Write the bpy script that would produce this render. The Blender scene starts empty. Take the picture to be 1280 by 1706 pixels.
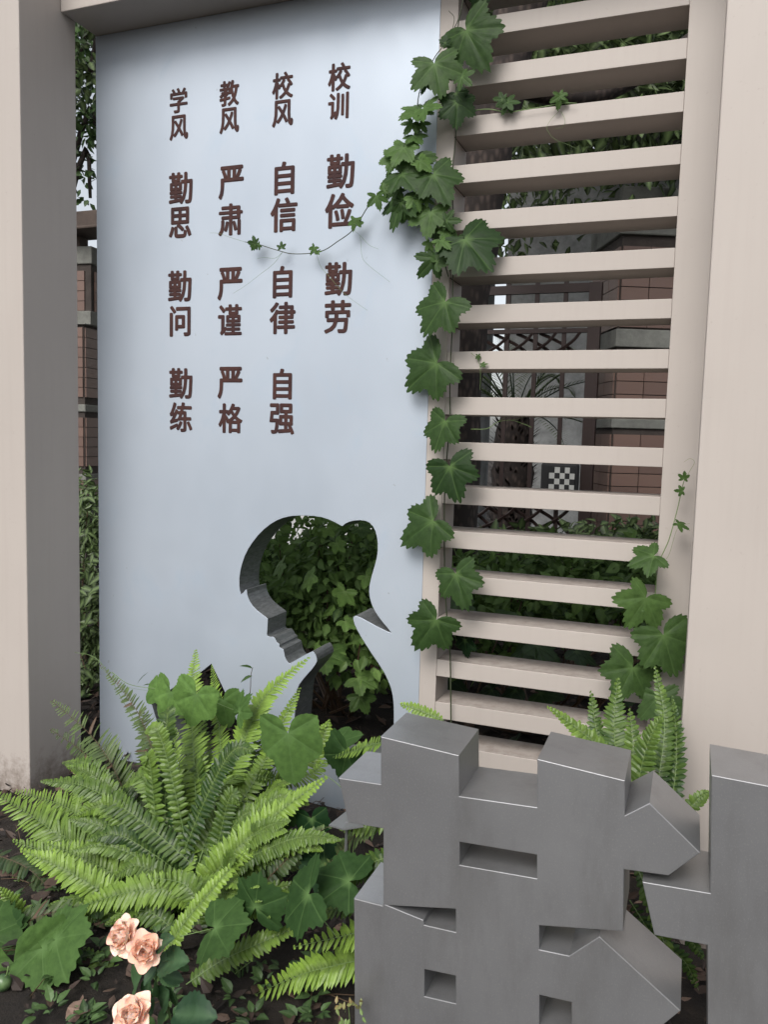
import bpy, math, random
from mathutils import Vector, Matrix, noise
random.seed(11)
S = bpy.context.scene
COL = S.collection
rad = math.radians

# ------------------------------------------------------------------ camera
CAM = Vector((2.3785, -2.8113, 1.4337))
YAW, PITCH, ROLL, FPX = -0.361147, -0.0934658, 0.0269370, 1348.78
fwd = Vector((math.sin(YAW)*math.cos(PITCH), math.cos(YAW)*math.cos(PITCH), math.sin(PITCH)))
r0 = Vector((math.cos(YAW), -math.sin(YAW), 0)); u0 = r0.cross(fwd)
RT = math.cos(ROLL)*r0 + math.sin(ROLL)*u0
UP = -math.sin(ROLL)*r0 + math.cos(ROLL)*u0
cd = bpy.data.cameras.new('camera'); cam = bpy.data.objects.new('camera', cd); COL.objects.link(cam)
m = Matrix((RT, UP, -fwd)).transposed().to_4x4(); m.translation = CAM
cam.matrix_world = m
cd.sensor_fit = 'VERTICAL'; cd.sensor_height = 36; cd.lens = 36*FPX/1706
cd.clip_start = .05; cd.clip_end = 400
S.camera = cam

# ------------------------------------------------------------------ light
w = bpy.data.worlds.new('World'); S.world = w; w.use_nodes = True
nt = w.node_tree; nt.nodes.clear()
sky = nt.nodes.new('ShaderNodeTexSky'); sky.sky_type = 'NISHITA'; sky.sun_disc = False
SUN_EL, SUN_AZ = rad(45), rad(186)          # azimuth clockwise from +Y: behind the camera, a little left
sky.sun_elevation = SUN_EL; sky.sun_rotation = SUN_AZ; sky.air_density = 1.0; sky.dust_density = 3.0
hs = nt.nodes.new('ShaderNodeHueSaturation'); hs.inputs['Saturation'].default_value = .30
bg = nt.nodes.new('ShaderNodeBackground'); bg.inputs['Strength'].default_value = .11
wo = nt.nodes.new('ShaderNodeOutputWorld')
nt.links.new(sky.outputs[0], hs.inputs['Color']); nt.links.new(hs.outputs[0], bg.inputs[0]); nt.links.new(bg.outputs[0], wo.inputs[0])
ld = bpy.data.lights.new('sun', 'SUN'); ld.energy = 1.5; ld.angle = rad(32); ld.color = (1, .97, .93)
sun = bpy.data.objects.new('sun', ld); COL.objects.link(sun)
sd = Vector((math.sin(SUN_AZ)*math.cos(SUN_EL), math.cos(SUN_AZ)*math.cos(SUN_EL), math.sin(SUN_EL)))
sun.rotation_euler = sd.to_track_quat('Z', 'Y').to_euler(); sun.location = (0, -5, 8)
S.view_settings.view_transform = 'Standard'; S.view_settings.look = 'None'
S.view_settings.gamma = 1; S.view_settings.use_curve_mapping = False
S.view_settings.exposure = 0.82
S.cycles.max_bounces = 7; S.cycles.diffuse_bounces = 4; S.cycles.glossy_bounces = 3
S.cycles.transmission_bounces = 4; S.cycles.use_denoising = True

# ------------------------------------------------------------------ helpers
def at(px, py, Y):
    """point of the world plane y=Y seen at a photo position"""
    d = fwd + (px-640)/FPX*RT + (853-py)/FPX*UP
    return CAM + d*((Y-CAM.y)/d.y)
def ground_at(px, py, z=0.0):
    d = fwd + (px-640)/FPX*RT + (853-py)/FPX*UP
    return CAM + d*((z-CAM.z)/d.z)

class MB:
    def __init__(s): s.v = []; s.f = []; s.m = []; s.t = []; s.vn = []; s.has = False
    def add(s, vs, fs, mi=0, tint=0.5, vein=None):
        b = len(s.v); s.v += [tuple(p) for p in vs]
        s.f += [tuple(b+i for i in f) for f in fs]; s.m += [mi]*len(fs)
        s.t += [tint]*len(vs) if not isinstance(tint, list) else tint
        s.vn += vein if vein else [0.0]*len(vs)
    def box(s, x0, x1, y0, y1, z0, z1, mi=0, tint=.5):
        s.add([(x, y, z) for x in (x0, x1) for y in (y0, y1) for z in (z0, z1)],
              [(0,1,3,2),(4,6,7,5),(0,4,5,1),(2,3,7,6),(0,2,6,4),(1,5,7,3)], mi, tint)
    def tube(s, pts, r, n=6, mi=0, tint=.5, cap=True):
        pts = [Vector(p) for p in pts]; rs = r if isinstance(r, (list, tuple)) else [r]*len(pts)
        vs = []; N = None
        for i, p in enumerate(pts):
            t = (pts[min(i+1, len(pts)-1)]-pts[max(i-1, 0)]).normalized()
            if N is None:
                N = t.cross(Vector((0.13, .3, 1))); N = N.normalized() if N.length > .01 else Vector((1, 0, 0))
            N = (N-t*N.dot(t)).normalized(); B = t.cross(N)
            for k in range(n):
                a = 2*math.pi*k/n; vs.append(p+(N*math.cos(a)+B*math.sin(a))*rs[i])
        fs = [(i*n+k, i*n+(k+1) % n, (i+1)*n+(k+1) % n, (i+1)*n+k) for i in range(len(pts)-1) for k in range(n)]
        if cap: fs += [tuple(range(n))[::-1], tuple(range((len(pts)-1)*n, len(pts)*n))]
        s.add(vs, fs, mi, tint)
    def mesh(s, name, mats, smooth=False):
        me = bpy.data.meshes.new(name); me.from_pydata(s.v, [], s.f)
        for mm in (mats if isinstance(mats, (list, tuple)) else [mats]): me.materials.append(mm)
        if any(s.m): me.polygons.foreach_set('material_index', s.m)
        a = me.attributes.new('tint', 'FLOAT', 'POINT'); a.data.foreach_set('value', s.t)
        a = me.attributes.new('vein', 'FLOAT', 'POINT'); a.data.foreach_set('value', s.vn)
        if smooth: me.polygons.foreach_set('use_smooth', [True]*len(me.polygons))
        me.update(); return me

def link(name, me, root=None, M=None, bevel=0):
    o = bpy.data.objects.new(name, me); COL.objects.link(o)
    if root is not None:
        o.parent = root
        b = root
        off = Vector(root.location)
        while b.parent: b = b.parent
        if root.parent is None: o.matrix_parent_inverse = Matrix.Translation(-off)
    if M is not None: o.matrix_basis = M
    if bevel:
        bv = o.modifiers.new('bevel', 'BEVEL'); bv.width = bevel; bv.segments = 2; bv.limit_method = 'ANGLE'; bv.angle_limit = rad(40)
    return o
def tag(o, label=None, cat=None, group=None, kind=None):
    if label: o['label'] = label
    if cat: o['category'] = cat
    if group: o['group'] = group
    if kind: o['kind'] = kind
    return o
def thing(name, loc, label, cat, group=None):
    o = bpy.data.objects.new(name, None); o.location = loc; o.empty_display_size = .1; COL.objects.link(o)
    return tag(o, label, cat, group)

def spline(pts, n):
    """Catmull-Rom through pts, n samples"""
    P = [Vector(p) for p in pts]
    if len(P) == 2: return [P[0].lerp(P[1], i/(n-1)) for i in range(n)]
    P = [2*P[0]-P[1]]+P+[2*P[-1]-P[-2]]; out = []; seg = len(P)-3
    for i in range(n):
        t = i/(n-1)*seg; k = min(int(t), seg-1); t -= k; a, b, c, d = P[k:k+4]
        out.append(.5*((2*b)+(c-a)*t+(2*a-5*b+4*c-d)*t*t+(3*b-a-3*c+d)*t**3))
    return out

# ------------------------------------------------------------------ materials
def mat(name, base=(.5,.5,.5), rough=.5, metal=0.0, build=None, spec=.5):
    mt = bpy.data.materials.new(name); mt.use_nodes = True
    n = mt.node_tree.nodes; p = n['Principled BSDF']
    p.inputs['Base Color'].default_value = (*base, 1); p.inputs['Roughness'].default_value = rough
    p.inputs['Metallic'].default_value = metal; p.inputs['Specular IOR Level'].default_value = spec
    if build: build(mt.node_tree, p)
    return mt
def N(t, ty, **k):
    n = t.nodes.new(ty)
    for a, b in k.items(): setattr(n, a, b)
    return n
def noise_n(t, scale, detail=4, rough=.6, vec=None, dist=0):
    n = N(t, 'ShaderNodeTexNoise'); n.inputs['Scale'].default_value = scale; n.inputs['Detail'].default_value = detail
    n.inputs['Roughness'].default_value = rough; n.inputs['Distortion'].default_value = dist
    if vec is None:
        g = N(t, 'ShaderNodeNewGeometry'); vec = g.outputs['Position']
    t.links.new(vec, n.inputs['Vector']); return n
def ramp(t, src, stops):
    r = N(t, 'ShaderNodeValToRGB'); e = r.color_ramp.elements
    while len(e) < len(stops): e.new(.5)
    for i, (p, c) in enumerate(stops):
        e[i].position = p; e[i].color = (*c, 1) if len(c) == 3 else c
    t.links.new(src, r.inputs[0]); return r
def mixc(t, fac, a, b, mode='MIX'):
    x = N(t, 'ShaderNodeMix', data_type='RGBA', blend_type=mode)
    for i, v in ((0, fac), (6, a), (7, b)):
        if hasattr(v, 'links'): t.links.new(v, x.inputs[i])
        elif i == 0: x.inputs[0].default_value = v
        else: x.inputs[i].default_value = (*v, 1)
    return x.outputs[2]
def bump(t, p, src, strength, dist=.01):
    b = N(t, 'ShaderNodeBump'); b.inputs['Strength'].default_value = strength; b.inputs['Distance'].default_value = dist
    t.links.new(src, b.inputs['Height']); t.links.new(b.outputs[0], p.inputs['Normal'])
def scaled(t, s):
    g = N(t, 'ShaderNodeNewGeometry'); mp = N(t, 'ShaderNodeMapping'); mp.inputs['Scale'].default_value = s
    t.links.new(g.outputs['Position'], mp.inputs[0]); return mp.outputs[0]

def b_paint(base, grime, lowdirt=True):
    def f(t, p):
        a = noise_n(t, 1.3, 5, .6); r = ramp(t, a.outputs[0], [(.35, (0,0,0)), (.7, (1,1,1))])
        c = mixc(t, r.outputs[0], base, tuple(x*.93 for x in base))
        fine = noise_n(t, 60, 3, .7); r2 = ramp(t, fine.outputs[0], [(.66, (0,0,0)), (.8, (.35,.35,.35))])
        c = mixc(t, r2.outputs[0], c, grime)
        st = noise_n(t, 4, 5, .65, scaled(t, (9, 9, .35))); rs = ramp(t, st.outputs[0], [(.50, (0,0,0)), (.78, (.09,)*3)])
        c = mixc(t, rs.outputs[0], c, grime)     # faint rain streaks
        du = N(t, 'ShaderNodeNewGeometry'); dz = N(t, 'ShaderNodeSeparateXYZ'); t.links.new(du.outputs['Normal'], dz.inputs[0])
        dn = noise_n(t, 26, 5, .75); dm = N(t, 'ShaderNodeMath', operation='MULTIPLY'); t.links.new(dz.outputs[2], dm.inputs[0])
        t.links.new(ramp(t, dn.outputs[0], [(.42, (.12,)*3), (.72, (.65,)*3)]).outputs[0], dm.inputs[1])
        c = mixc(t, dm.outputs[0], c, (.17,.13,.11))     # dust settled on top faces
        if lowdirt:   # splashed soil near the ground
            g = N(t, 'ShaderNodeNewGeometry'); sp = N(t, 'ShaderNodeSeparateXYZ'); t.links.new(g.outputs['Position'], sp.inputs[0])
            mr = N(t, 'ShaderNodeMapRange'); mr.inputs[1].default_value = .0; mr.inputs[2].default_value = .32
            mr.inputs[3].default_value = 1; mr.inputs[4].default_value = 0; t.links.new(sp.outputs[2], mr.inputs[0])
            n3 = noise_n(t, 22, 5, .75); mu = N(t, 'ShaderNodeMath', operation='MULTIPLY'); t.links.new(mr.outputs[0], mu.inputs[0]); t.links.new(n3.outputs[0], mu.inputs[1])
            r3 = ramp(t, mu.outputs[0], [(.3, (0,0,0)), (.62, (.8,.8,.8))])
            c = mixc(t, r3.outputs[0], c, (.10,.07,.05))
        t.links.new(c, p.inputs['Base Color'])
        bump(t, p, noise_n(t, 300, 2).outputs[0], .05, .002)
    return f
M_beige = mat('beige_paint', rough=.5, spec=.35, build=b_paint((.408,.366,.334), (.24,.20,.165)))

def b_panel(t, p):
    a = noise_n(t, 1.0, 4, .55, scaled(t, (1.3, 1, .7)))
    r = ramp(t, a.outputs[0], [(.3, (.335,.378,.435)), (.52, (.388,.433,.492)), (.72, (.418,.461,.518))])
    c = r.outputs[0]
    # faint rubbed and rain-washed marks
    b = noise_n(t, 1.6, 6, .62, scaled(t, (3.0, 1, 2.2)), .8); rb = ramp(t, b.outputs[0], [(.56, (0,0,0)), (.74, (.5,.5,.5))])
    c = mixc(t, rb.outputs[0], c, (.33,.40,.48))
    sp = noise_n(t, 30, 2, .5); rs = ramp(t, sp.outputs[0], [(.745, (0,0,0)), (.77, (.55,.55,.55))])
    c = mixc(t, rs.outputs[0], c, (.25,.27,.28))
    br = noise_n(t, 40, 3, .6, scaled(t, (14, 1, .5))); c = mixc(t, ramp(t, br.outputs[0], [(.3, (0,0,0)), (.7, (.10,.10,.10))]).outputs[0], c, (.36,.44,.52))
    t.links.new(c, p.inputs['Base Color'])
    rr = ramp(t, b.outputs[0], [(.3, (.36,)*3), (.7, (.50,)*3)]); t.links.new(rr.outputs[0], p.inputs['Roughness'])
M_panel = mat('satin_silver_panel', rough=.42, metal=.30, build=b_panel)

def b_steel(t, p):
    a = noise_n(t, 2.2, 5, .6); r = ramp(t, a.outputs[0], [(.25, (.25,.252,.26)), (.75, (.345,.347,.355))])
    fl = noise_n(t, 420, 3, .6, scaled(t, (1, 1, .6))); rf = ramp(t, fl.outputs[0], [(.56, (0,0,0)), (.74, (.5,)*3)])
    c = mixc(t, rf.outputs[0], r.outputs[0], (.42,.42,.41))
    dk = noise_n(t, 3, 6, .7, scaled(t, (3, 3, .9))); c = mixc(t, ramp(t, dk.outputs[0], [(.50, (0,0,0)), (.75, (.38,)*3)]).outputs[0], c, (.15,.145,.135))
    # dust lying on upward faces
    g = N(t, 'ShaderNodeNewGeometry'); s = N(t, 'ShaderNodeSeparateXYZ'); t.links.new(g.outputs['Normal'], s.inputs[0])
    mu = N(t, 'ShaderNodeMath', operation='MULTIPLY'); t.links.new(s.outputs[2], mu.inputs[0])
    dn = noise_n(t, 14, 5, .7); t.links.new(ramp(t, dn.outputs[0], [(.55, (0,0,0)), (.8, (.3,)*3)]).outputs[0], mu.inputs[1])
    c = mixc(t, mu.outputs[0], c, (.30,.28,.26))
    t.links.new(c, p.inputs['Base Color'])
    br = noise_n(t, 60, 2, .5, scaled(t, (9, 9, .6)))
    t.links.new(ramp(t, br.outputs[0], [(.2, (.33,)*3), (.8, (.42,)*3)]).outputs[0], p.inputs['Roughness'])
    bump(t, p, fl.outputs[0], .12, .001)
M_steel = mat('pewter_steel', rough=.42, metal=.68, build=b_steel)

def b_cut(t, p):
    a = noise_n(t, 120, 3, .7, scaled(t, (1, .25, 1))); t.links.new(ramp(t, a.outputs[0], [(.35, (.13,.138,.14)), (.75, (.24,.25,.255))]).outputs[0], p.inputs['Base Color'])
M_inner = mat('bare_cut_metal', rough=.42, metal=.4, build=b_cut)
def b_rust(t, p):
    a = noise_n(t, 9, 4, .7); r = ramp(t, a.outputs[0], [(.35, (.036,.017,.018)), (.68, (.066,.028,.022))])
    t.links.new(r.outputs[0], p.inputs['Base Color'])
M_char = mat('oxblood_letter_paint', rough=.7, spec=.2, build=b_rust)
M_joint = mat('dark_sealant', (.03,.025,.02), .8)

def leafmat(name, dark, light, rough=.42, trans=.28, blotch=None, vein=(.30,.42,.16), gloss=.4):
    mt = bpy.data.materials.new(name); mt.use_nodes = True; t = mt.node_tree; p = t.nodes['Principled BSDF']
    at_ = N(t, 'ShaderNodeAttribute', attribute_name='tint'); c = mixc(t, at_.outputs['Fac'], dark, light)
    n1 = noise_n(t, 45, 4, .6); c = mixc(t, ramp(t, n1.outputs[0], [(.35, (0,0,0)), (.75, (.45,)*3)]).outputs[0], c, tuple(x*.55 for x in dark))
    if blotch:
        n2 = noise_n(t, 16, 5, .7); c = mixc(t, ramp(t, n2.outputs[0], [(.66, (0,0,0)), (.74, (.8,)*3)]).outputs[0], c, blotch)
    ve = N(t, 'ShaderNodeAttribute', attribute_name='vein'); c = mixc(t, ve.outputs['Fac'], c, vein)
    t.links.new(c, p.inputs['Base Color']); p.inputs['Roughness'].default_value = rough; p.inputs['Specular IOR Level'].default_value = gloss
    bump(t, p, noise_n(t, 120, 3).outputs[0], .25, .003)
    tr = N(t, 'ShaderNodeBsdfTranslucent'); t.links.new(c, tr.inputs[0])
    mx = N(t, 'ShaderNodeMixShader'); mx.inputs[0].default_value = trans
    t.links.new(p.outputs[0], mx.inputs[1]); t.links.new(tr.outputs[0], mx.inputs[2])
    t.links.new(mx.outputs[0], t.nodes['Material Output'].inputs[0]); return mt
M_fern = leafmat('fern_green', (.016,.052,.012), (.28,.44,.065), .4, .3, vein=(.25,.33,.08))
M_fern_old = leafmat('old_fern_green', (.020,.052,.018), (.17,.25,.07), .5, .25, blotch=(.10,.06,.03), vein=(.13,.08,.04))
M_vine = leafmat('vine_leaf_green', (.010,.030,.010), (.105,.190,.050), (.5), .38, vein=(.11,.19,.06), gloss=.2)
M_gourd = leafmat('gourd_leaf_green', (.014,.042,.014), (.135,.245,.062), .6, .3, vein=(.12,.21,.07), gloss=.12)
M_hedge = leafmat('hedge_green', (.008,.024,.009), (.095,.18,.05), .45, .3, vein=(.10,.16,.06))
M_shrub = leafmat('shrub_green', (.018,.05,.014), (.22,.37,.09), .5, .4, vein=(.20,.30,.10), gloss=.3)
M_dark = leafmat('shade_darkened_foliage', (.005,.013,.005), (.022,.042,.014), .45, .25)  # leaf colour lowered to stand in for canopy shade
M_rosel = leafmat('rose_leaf_green', (.022,.058,.026), (.08,.16,.06), .5, .25, vein=(.08,.15,.07))
M_stem = mat('vine_stem', (.035,.045,.02), .6)
M_stemg = mat('green_stem', (.12,.19,.06), .5)
M_stemb = mat('brown_frond_stem', (.07,.04,.02), .6)
def b_petal(t, p):
    a = N(t, 'ShaderNodeAttribute', attribute_name='tint')
    t.links.new(ramp(t, a.outputs['Fac'], [(0, (.84,.40,.24)), (.5, (.88,.52,.38)), (1, (.90,.64,.52))]).outputs[0], p.inputs['Base Color'])
    p.inputs['Subsurface Weight'].default_value = .6; p.inputs['Subsurface Scale'].default_value = .02; p.inputs['Subsurface Radius'].default_value = (1, .5, .3)
M_petal = mat('peach_petal', rough=.55, build=b_petal)
def b_soil(t, p):
    a = noise_n(t, 7, 8, .75); r = ramp(t, a.outputs[0], [(.3, (.008,.005,.004)), (.55, (.022,.015,.010)), (.75, (.05,.034,.024))])
    t.links.new(r.outputs[0], p.inputs['Base Color']); bump(t, p, noise_n(t, 30, 6, .8).outputs[0], 1, .03)
M_soil = mat('soil', rough=.95, build=b_soil)
def b_litter(t, p):
    a = N(t, 'ShaderNodeAttribute', attribute_name='tint')
    r = ramp(t, a.outputs['Fac'], [(0, (.008,.005,.004)), (.45, (.028,.016,.011)), (.8, (.07,.042,.029)), (1, (.19,.125,.092))])
    n1 = noise_n(t, 50, 4, .7); c = mixc(t, ramp(t, n1.outputs[0], [(.4, (0,0,0)), (.8, (.6,)*3)]).outputs[0], r.outputs[0], (.02,.012,.008))
    t.links.new(c, p.inputs['Base Color'])
M_litter = mat('dead_leaf', rough=.7, build=b_litter)
def b_tile(t, p):
    o = N(t, 'ShaderNodeObjectInfo')
    r = ramp(t, o.outputs['Random'], [(0, (.105,.062,.048)), (1, (.145,.086,.066))])
    n1 = noise_n(t, 20, 4, .7); c = mixc(t, ramp(t, n1.outputs[0], [(.4, (0,0,0)), (.8, (.35,)*3)]).outputs[0], r.outputs[0], (.12,.08,.07))
    t.links.new(c, p.inputs['Base Color']); bump(t, p, n1.outputs[0], .2, .004)
M_tile = mat('brown_tile', rough=.5, build=b_tile)
def b_conc(base):
    def f(t, p):
        a = noise_n(t, 6, 8, .7); r = ramp(t, a.outputs[0], [(.3, tuple(x*.55 for x in base)), (.6, base), (.8, tuple(x*1.15 for x in base))])
        t.links.new(r.outputs[0], p.inputs['Base Color']); bump(t, p, noise_n(t, 40, 6, .8).outputs[0], .4, .01)
    return f
M_conc = mat('weathered_concrete', rough=.9, build=b_conc((.17,.172,.155)))
M_grout = mat('dark_grout', rough=.95, build=b_conc((.05,.04,.035)))
M_cdark = mat('brown_shaded_concrete', rough=.9, build=b_conc((.075,.055,.045)))  # dark brown of the pergola beam; on the stub it paints in shade
M_wall = mat('pale_render', rough=.9, build=b_conc((.30,.305,.30)))
M_white = mat('white_render', rough=.9, build=b_conc((.72,.73,.72)))
M_iron = mat('brown_iron', (.028,.016,.014), .5, .2)
def b_bark(t, p):
    v = N(t, 'ShaderNodeTexVoronoi'); v.inputs['Scale'].default_value = 34; t.links.new(scaled(t, (1, 1, .45)), v.inputs[0])
    r = ramp(t, v.outputs['Distance'], [(.0, (.085,.062,.052)), (.55, (.020,.014,.012))]); t.links.new(r.outputs[0], p.inputs['Base Color'])
    bump(t, p, v.outputs['Distance'], -1.0, .03)
M_bark = mat('dark_bark', rough=.9, build=b_bark)
M_black = mat('black_cloth', (.012,.012,.013), .8)
M_whitec = mat('shaded_white_cloth', (.42,.42,.40), .8)  # white greyed down, the shade on the cloth put into its colour
def b_fruit(t, p):
    tc = N(t, 'ShaderNodeTexCoord'); wv = N(t, 'ShaderNodeTexNoise'); wv.inputs['Scale'].default_value = 28
    t.links.new(tc.outputs['Object'], wv.inputs[0])
    t.links.new(ramp(t, wv.outputs[0], [(.4, (.03,.07,.025)), (.65, (.11,.18,.07))]).outputs[0], p.inputs['Base Color'])
M_fruit = mat('striped_fruit_skin', rough=.35, build=b_fruit)

# ------------------------------------------------------------------ extruded outlines
def plate(name, outline, holes, y0, depth, material, bevel=.0015):
    """outline/holes: (x,z) points of a vertical plate whose front is the plane y0"""
    cu = bpy.data.curves.new(name, 'CURVE'); cu.dimensions = '2D'; cu.fill_mode = 'BOTH'
    for pts in [outline]+holes:
        s = cu.splines.new('POLY'); s.points.add(len(pts)-1); s.use_cyclic_u = True
        for q, (x, z) in zip(s.points, pts): q.co = (x, z, 0, 1)
    cu.extrude = depth/2-bevel; cu.bevel_depth = bevel; cu.offset = -bevel; cu.bevel_resolution = 1
    o = bpy.data.objects.new(name, cu); COL.objects.link(o)
    bpy.context.view_layer.update()
    me = bpy.data.meshes.new_from_object(o.evaluated_get(bpy.context.evaluated_depsgraph_get()))
    bpy.data.objects.remove(o); bpy.data.curves.remove(cu)
    for v in me.vertices: x, y, z = v.co; v.co = (x, y0+depth/2-z, y)
    me.materials.clear(); me.materials.append(material); me.name = name
    me.polygons.foreach_set('use_smooth', [False]*len(me.polygons)); me.update(); return me
def pxz(pts, Y, ox=0, oy=0, sc=1.0):
    out = []
    for x, y in pts:
        q = at(ox+x/sc, oy+y/sc, Y); out.append((q.x, q.z))
    return out

# ================================================================== GROUND
g = MB(); n = 90
def gz(x, y):
    h = .03*noise.noise((x*1.2, y*1.2, 0))+.012*noise.noise((x*6, y*6, 3))
    d = max(0, -1.2-y); return h*(1 if abs(y) < 6 else .3) + (.05*min(1, max(0, y)) if y > 0 else 0)
xs = [-60, -25, -12] + [-6+i*.12 for i in range(101)] + [8, 14, 30, 60]
ys = [-60, -25, -10] + [-4+i*.12 for i in range(101)] + [11, 20, 40, 120]
vs = [(x, y, gz(x, y)-.02) for y in ys for x in xs]; W = len(xs)
g.add(vs, [(j*W+i, j*W+i+1, (j+1)*W+i+1, (j+1)*W+i) for j in range(len(ys)-1) for i in range(W-1)])
tag(link('ground', g.mesh('ground', M_soil, True)), kind='structure')

# ================================================================== PORTAL
PX_L, X2, X3, X4, X5 = 0.0, 1.4758, 1.5413, 2.2904, 2.3958
YF, YB, DEP = -.4068, -.1160, .16
def boxobj(name, x0, x1, y0, y1, z0, z1, material, root=None, bevel=.002):
    b = MB(); b.box(x0, x1, y0, y1, z0, z1); return link(name, b.mesh(name, material), root, bevel=bevel)
o = boxobj('pillar', -.52, PX_L, YF, YB, -.1, 4.2, M_beige, bevel=.004)
tag(o, 'beige metal clad pillar left of the silver lettered panel', 'pillar', 'portal pillars')
o = boxobj('pillar', X5, X5+.6, YF, YB, -.1, 4.2, M_beige, bevel=.004)
tag(o, 'beige metal clad pillar right of the slatted screen', 'pillar', 'portal pillars')
ZT = at(160.6, 60, 0).z
o = boxobj('beam', PX_L+.002, X5-.002, -.198, DEP, ZT, ZT+.42, M_beige, bevel=.003)
tag(o, 'beige beam spanning between the pillars above the silver panel', 'beam')

# the lettered panel with the cut-out child's head
zo = (380, 820, 3.7647)
head = [(412,1450),(418,1400),(422,1340),(426,1285),(432,1240),(448,1205),(472,1172),(500,1140),(527,1110),(545,1085),(555,1066),(558,1058),
 (556,1040),(549,1020),(540,1006),(530,999),(500,1012),(470,1028),(440,1045),(410,1062),(388,1074),(378,1070),(366,1054),(356,1032),(352,1010),(347,988),(338,981),(325,975),
 (320,966),(323,958),(318,950),(306,942),(299,928),(293,916),(280,907),(262,907),(248,903),(243,893),(246,860),(249,795),(236,783),(215,768),(185,745),(158,718),(138,690),(125,662),(119,640),(117,612),
 (108,612),(95,630),(80,640),(74,620),(70,585),(70,540),(76,495),(88,445),(104,400),(126,355),(155,312),(188,270),(225,233),(265,201),(305,177),(345,161),(390,151),(440,147),(490,147),(540,150),
 (585,157),(625,169),(660,184),(690,200),(717,214),(735,198),(760,186),(790,179),(830,176),(862,180),(888,192),(909,214),(924,244),(934,280),(939,320),(939,365),(933,410),(922,455),(907,505),(895,550),(887,590),(885,625),
 (889,660),(900,700),(917,738),(940,775),(970,815),(1000,850),(1025,883),(1000,874),(965,857),(925,837),(885,815),(845,793),(815,779),(797,776),(787,783),(785,797),(793,828),(808,860),(833,905),(862,952),(893,1000),
 (922,1043),(952,1087),(980,1132),(1004,1180),(1022,1228),(1033,1275),(1039,1330),(1040,1390),(1040,1450),(1040,1560),(1032,1650),(700,1670),(440,1660),(405,1560)]
hd = pxz(head, 0, *zo)
star = pxz([(352,1106),(370,1143),(388,1184),(402,1222),(412,1262),(300,1275),(262,1205),(251.5,1171),(300,1138),(333,1121)], 0)
me = plate('sheet', [(0, -.08), (X2, -.08), (X2, ZT-.001), (0, ZT-.001)], [hd, star], 0, DEP, M_panel, .0012)
me.materials.append(M_inner)
for p_ in me.polygons:
    if abs(p_.normal.y) < .3 and .01 < p_.center.x < X2-.01 and p_.center.z > -.05 and p_.area > 1e-5 and p_.center.z < ZT-.1: p_.material_index = 1
panel = thing('display_panel', (X2/2, 0, 0), 'pale silver blue metal panel with maroon Chinese characters and a cut-out head in profile', 'sign')
link('sheet', me, panel)

# characters
def glyph(ch, px, py, hpx):
    c = at(px, py, 0); top = at(px, py-hpx/2, 0); bot = at(px, py+hpx/2, 0); H = (top.z-bot.z)
    cu = bpy.data.curves.new('character', 'FONT'); cu.body = ch; cu.size = 1; cu.extrude = 0; cu.resolution_u = 3
    o = bpy.data.objects.new('character', cu); COL.objects.link(o); bpy.context.view_layer.update()
    g0 = bpy.data.meshes.new_from_object(o.evaluated_get(bpy.context.evaluated_depsgraph_get()))
    bpy.data.objects.remove(o); bpy.data.curves.remove(cu)
    V = [v.co.copy() for v in g0.vertices]; Fs = [tuple(p.vertices) for p in g0.polygons]
    cx = (min(v.x for v in V)+max(v.x for v in V))/2; cy = (min(v.y for v in V)+max(v.y for v in V))/2
    span = max(v.y for v in V)-min(v.y for v in V); s = H/(span+.05); sx = min(s, H*.95)*.97
    mb = MB(); W_ = .033
    # heavy brush-cut strokes: the outline laid down in nine thin steps, each a hair lower than the last
    offs = [(0, 0)]+[(W_*math.cos(k*math.pi/4), W_*.75*math.sin(k*math.pi/4)) for k in range(8)]
    for k, (ox, oy) in enumerate(offs):
        mb.add([(c.x+(v.x-cx+ox)*sx, -.0022+k*.0002, c.z+(v.y-cy+oy)*s) for v in V], Fs, 0)
    me = mb.mesh('character', M_char)
    me.materials.clear(); me.materials.append(M_char)
    o = link('character', me, panel); o['label'] = 'maroon character '+ch
G = [('学',297.5,167.5,42),('风',297.8,212.8,42),('勤',301,313.7,54),('思',300,371,52),('勤',299.4,477,53),('问',300,535,52),('勤',301,639,52),('练',301.5,695,50),
 ('教',382,155.6,43),('风',382,201,43),('严',385,304,56),('肃',384,366,54),('严',383,473,55),('谨',383,533,52),('严',383,638,54),('格',384,697,50),
 ('校',471,142.5,45),('风',471,189,45),('自',474,297,56),('信',473,358,58),('自',471,470,54),('律',470.6,530,54),('自',470.6,640,52),('强',469.7,698,52),
 ('校',565.6,128,47),('训',564,177,45),('勤',567.5,285.6,59),('俭',565.6,351,59),('勤',564,465,57),('劳',562.5,528,56)]
for a in G: glyph(*a)

# slatted screen
scr = thing('slatted_screen', ((X2+X5)/2, 0, 0), 'beige horizontal slat screen between the silver panel and the right pillar', 'screen')
boxobj('post', X2+.001, X3, -.003, DEP, -.1, 4.0, M_beige, scr)
boxobj('post', X4, X5+.12, -.003, DEP, -.1, 4.0, M_beige, scr)
b = MB(); b.box(X3+.0003, X4-.0003, -.0015, DEP-.003, -.0624, 0); slat_me = b.mesh('slat', M_beige)
Z0 = 2.8589
for k in range(-3, 18):
    z = Z0-.16*k
    o = link('slat', slat_me, scr, Matrix.Translation((0, 0, z)), bevel=.0018)
# dark mitre joints on the left post's inner face
b = MB()
for k in range(-1, 18):
    z = Z0-.16*k; b.box(X3+.0002, X3+.0012, 0, DEP-.004, z-.0645, z-.0622)
tag(link('joint_line', b.mesh('joint_line', M_joint), scr), kind='stuff')

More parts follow.
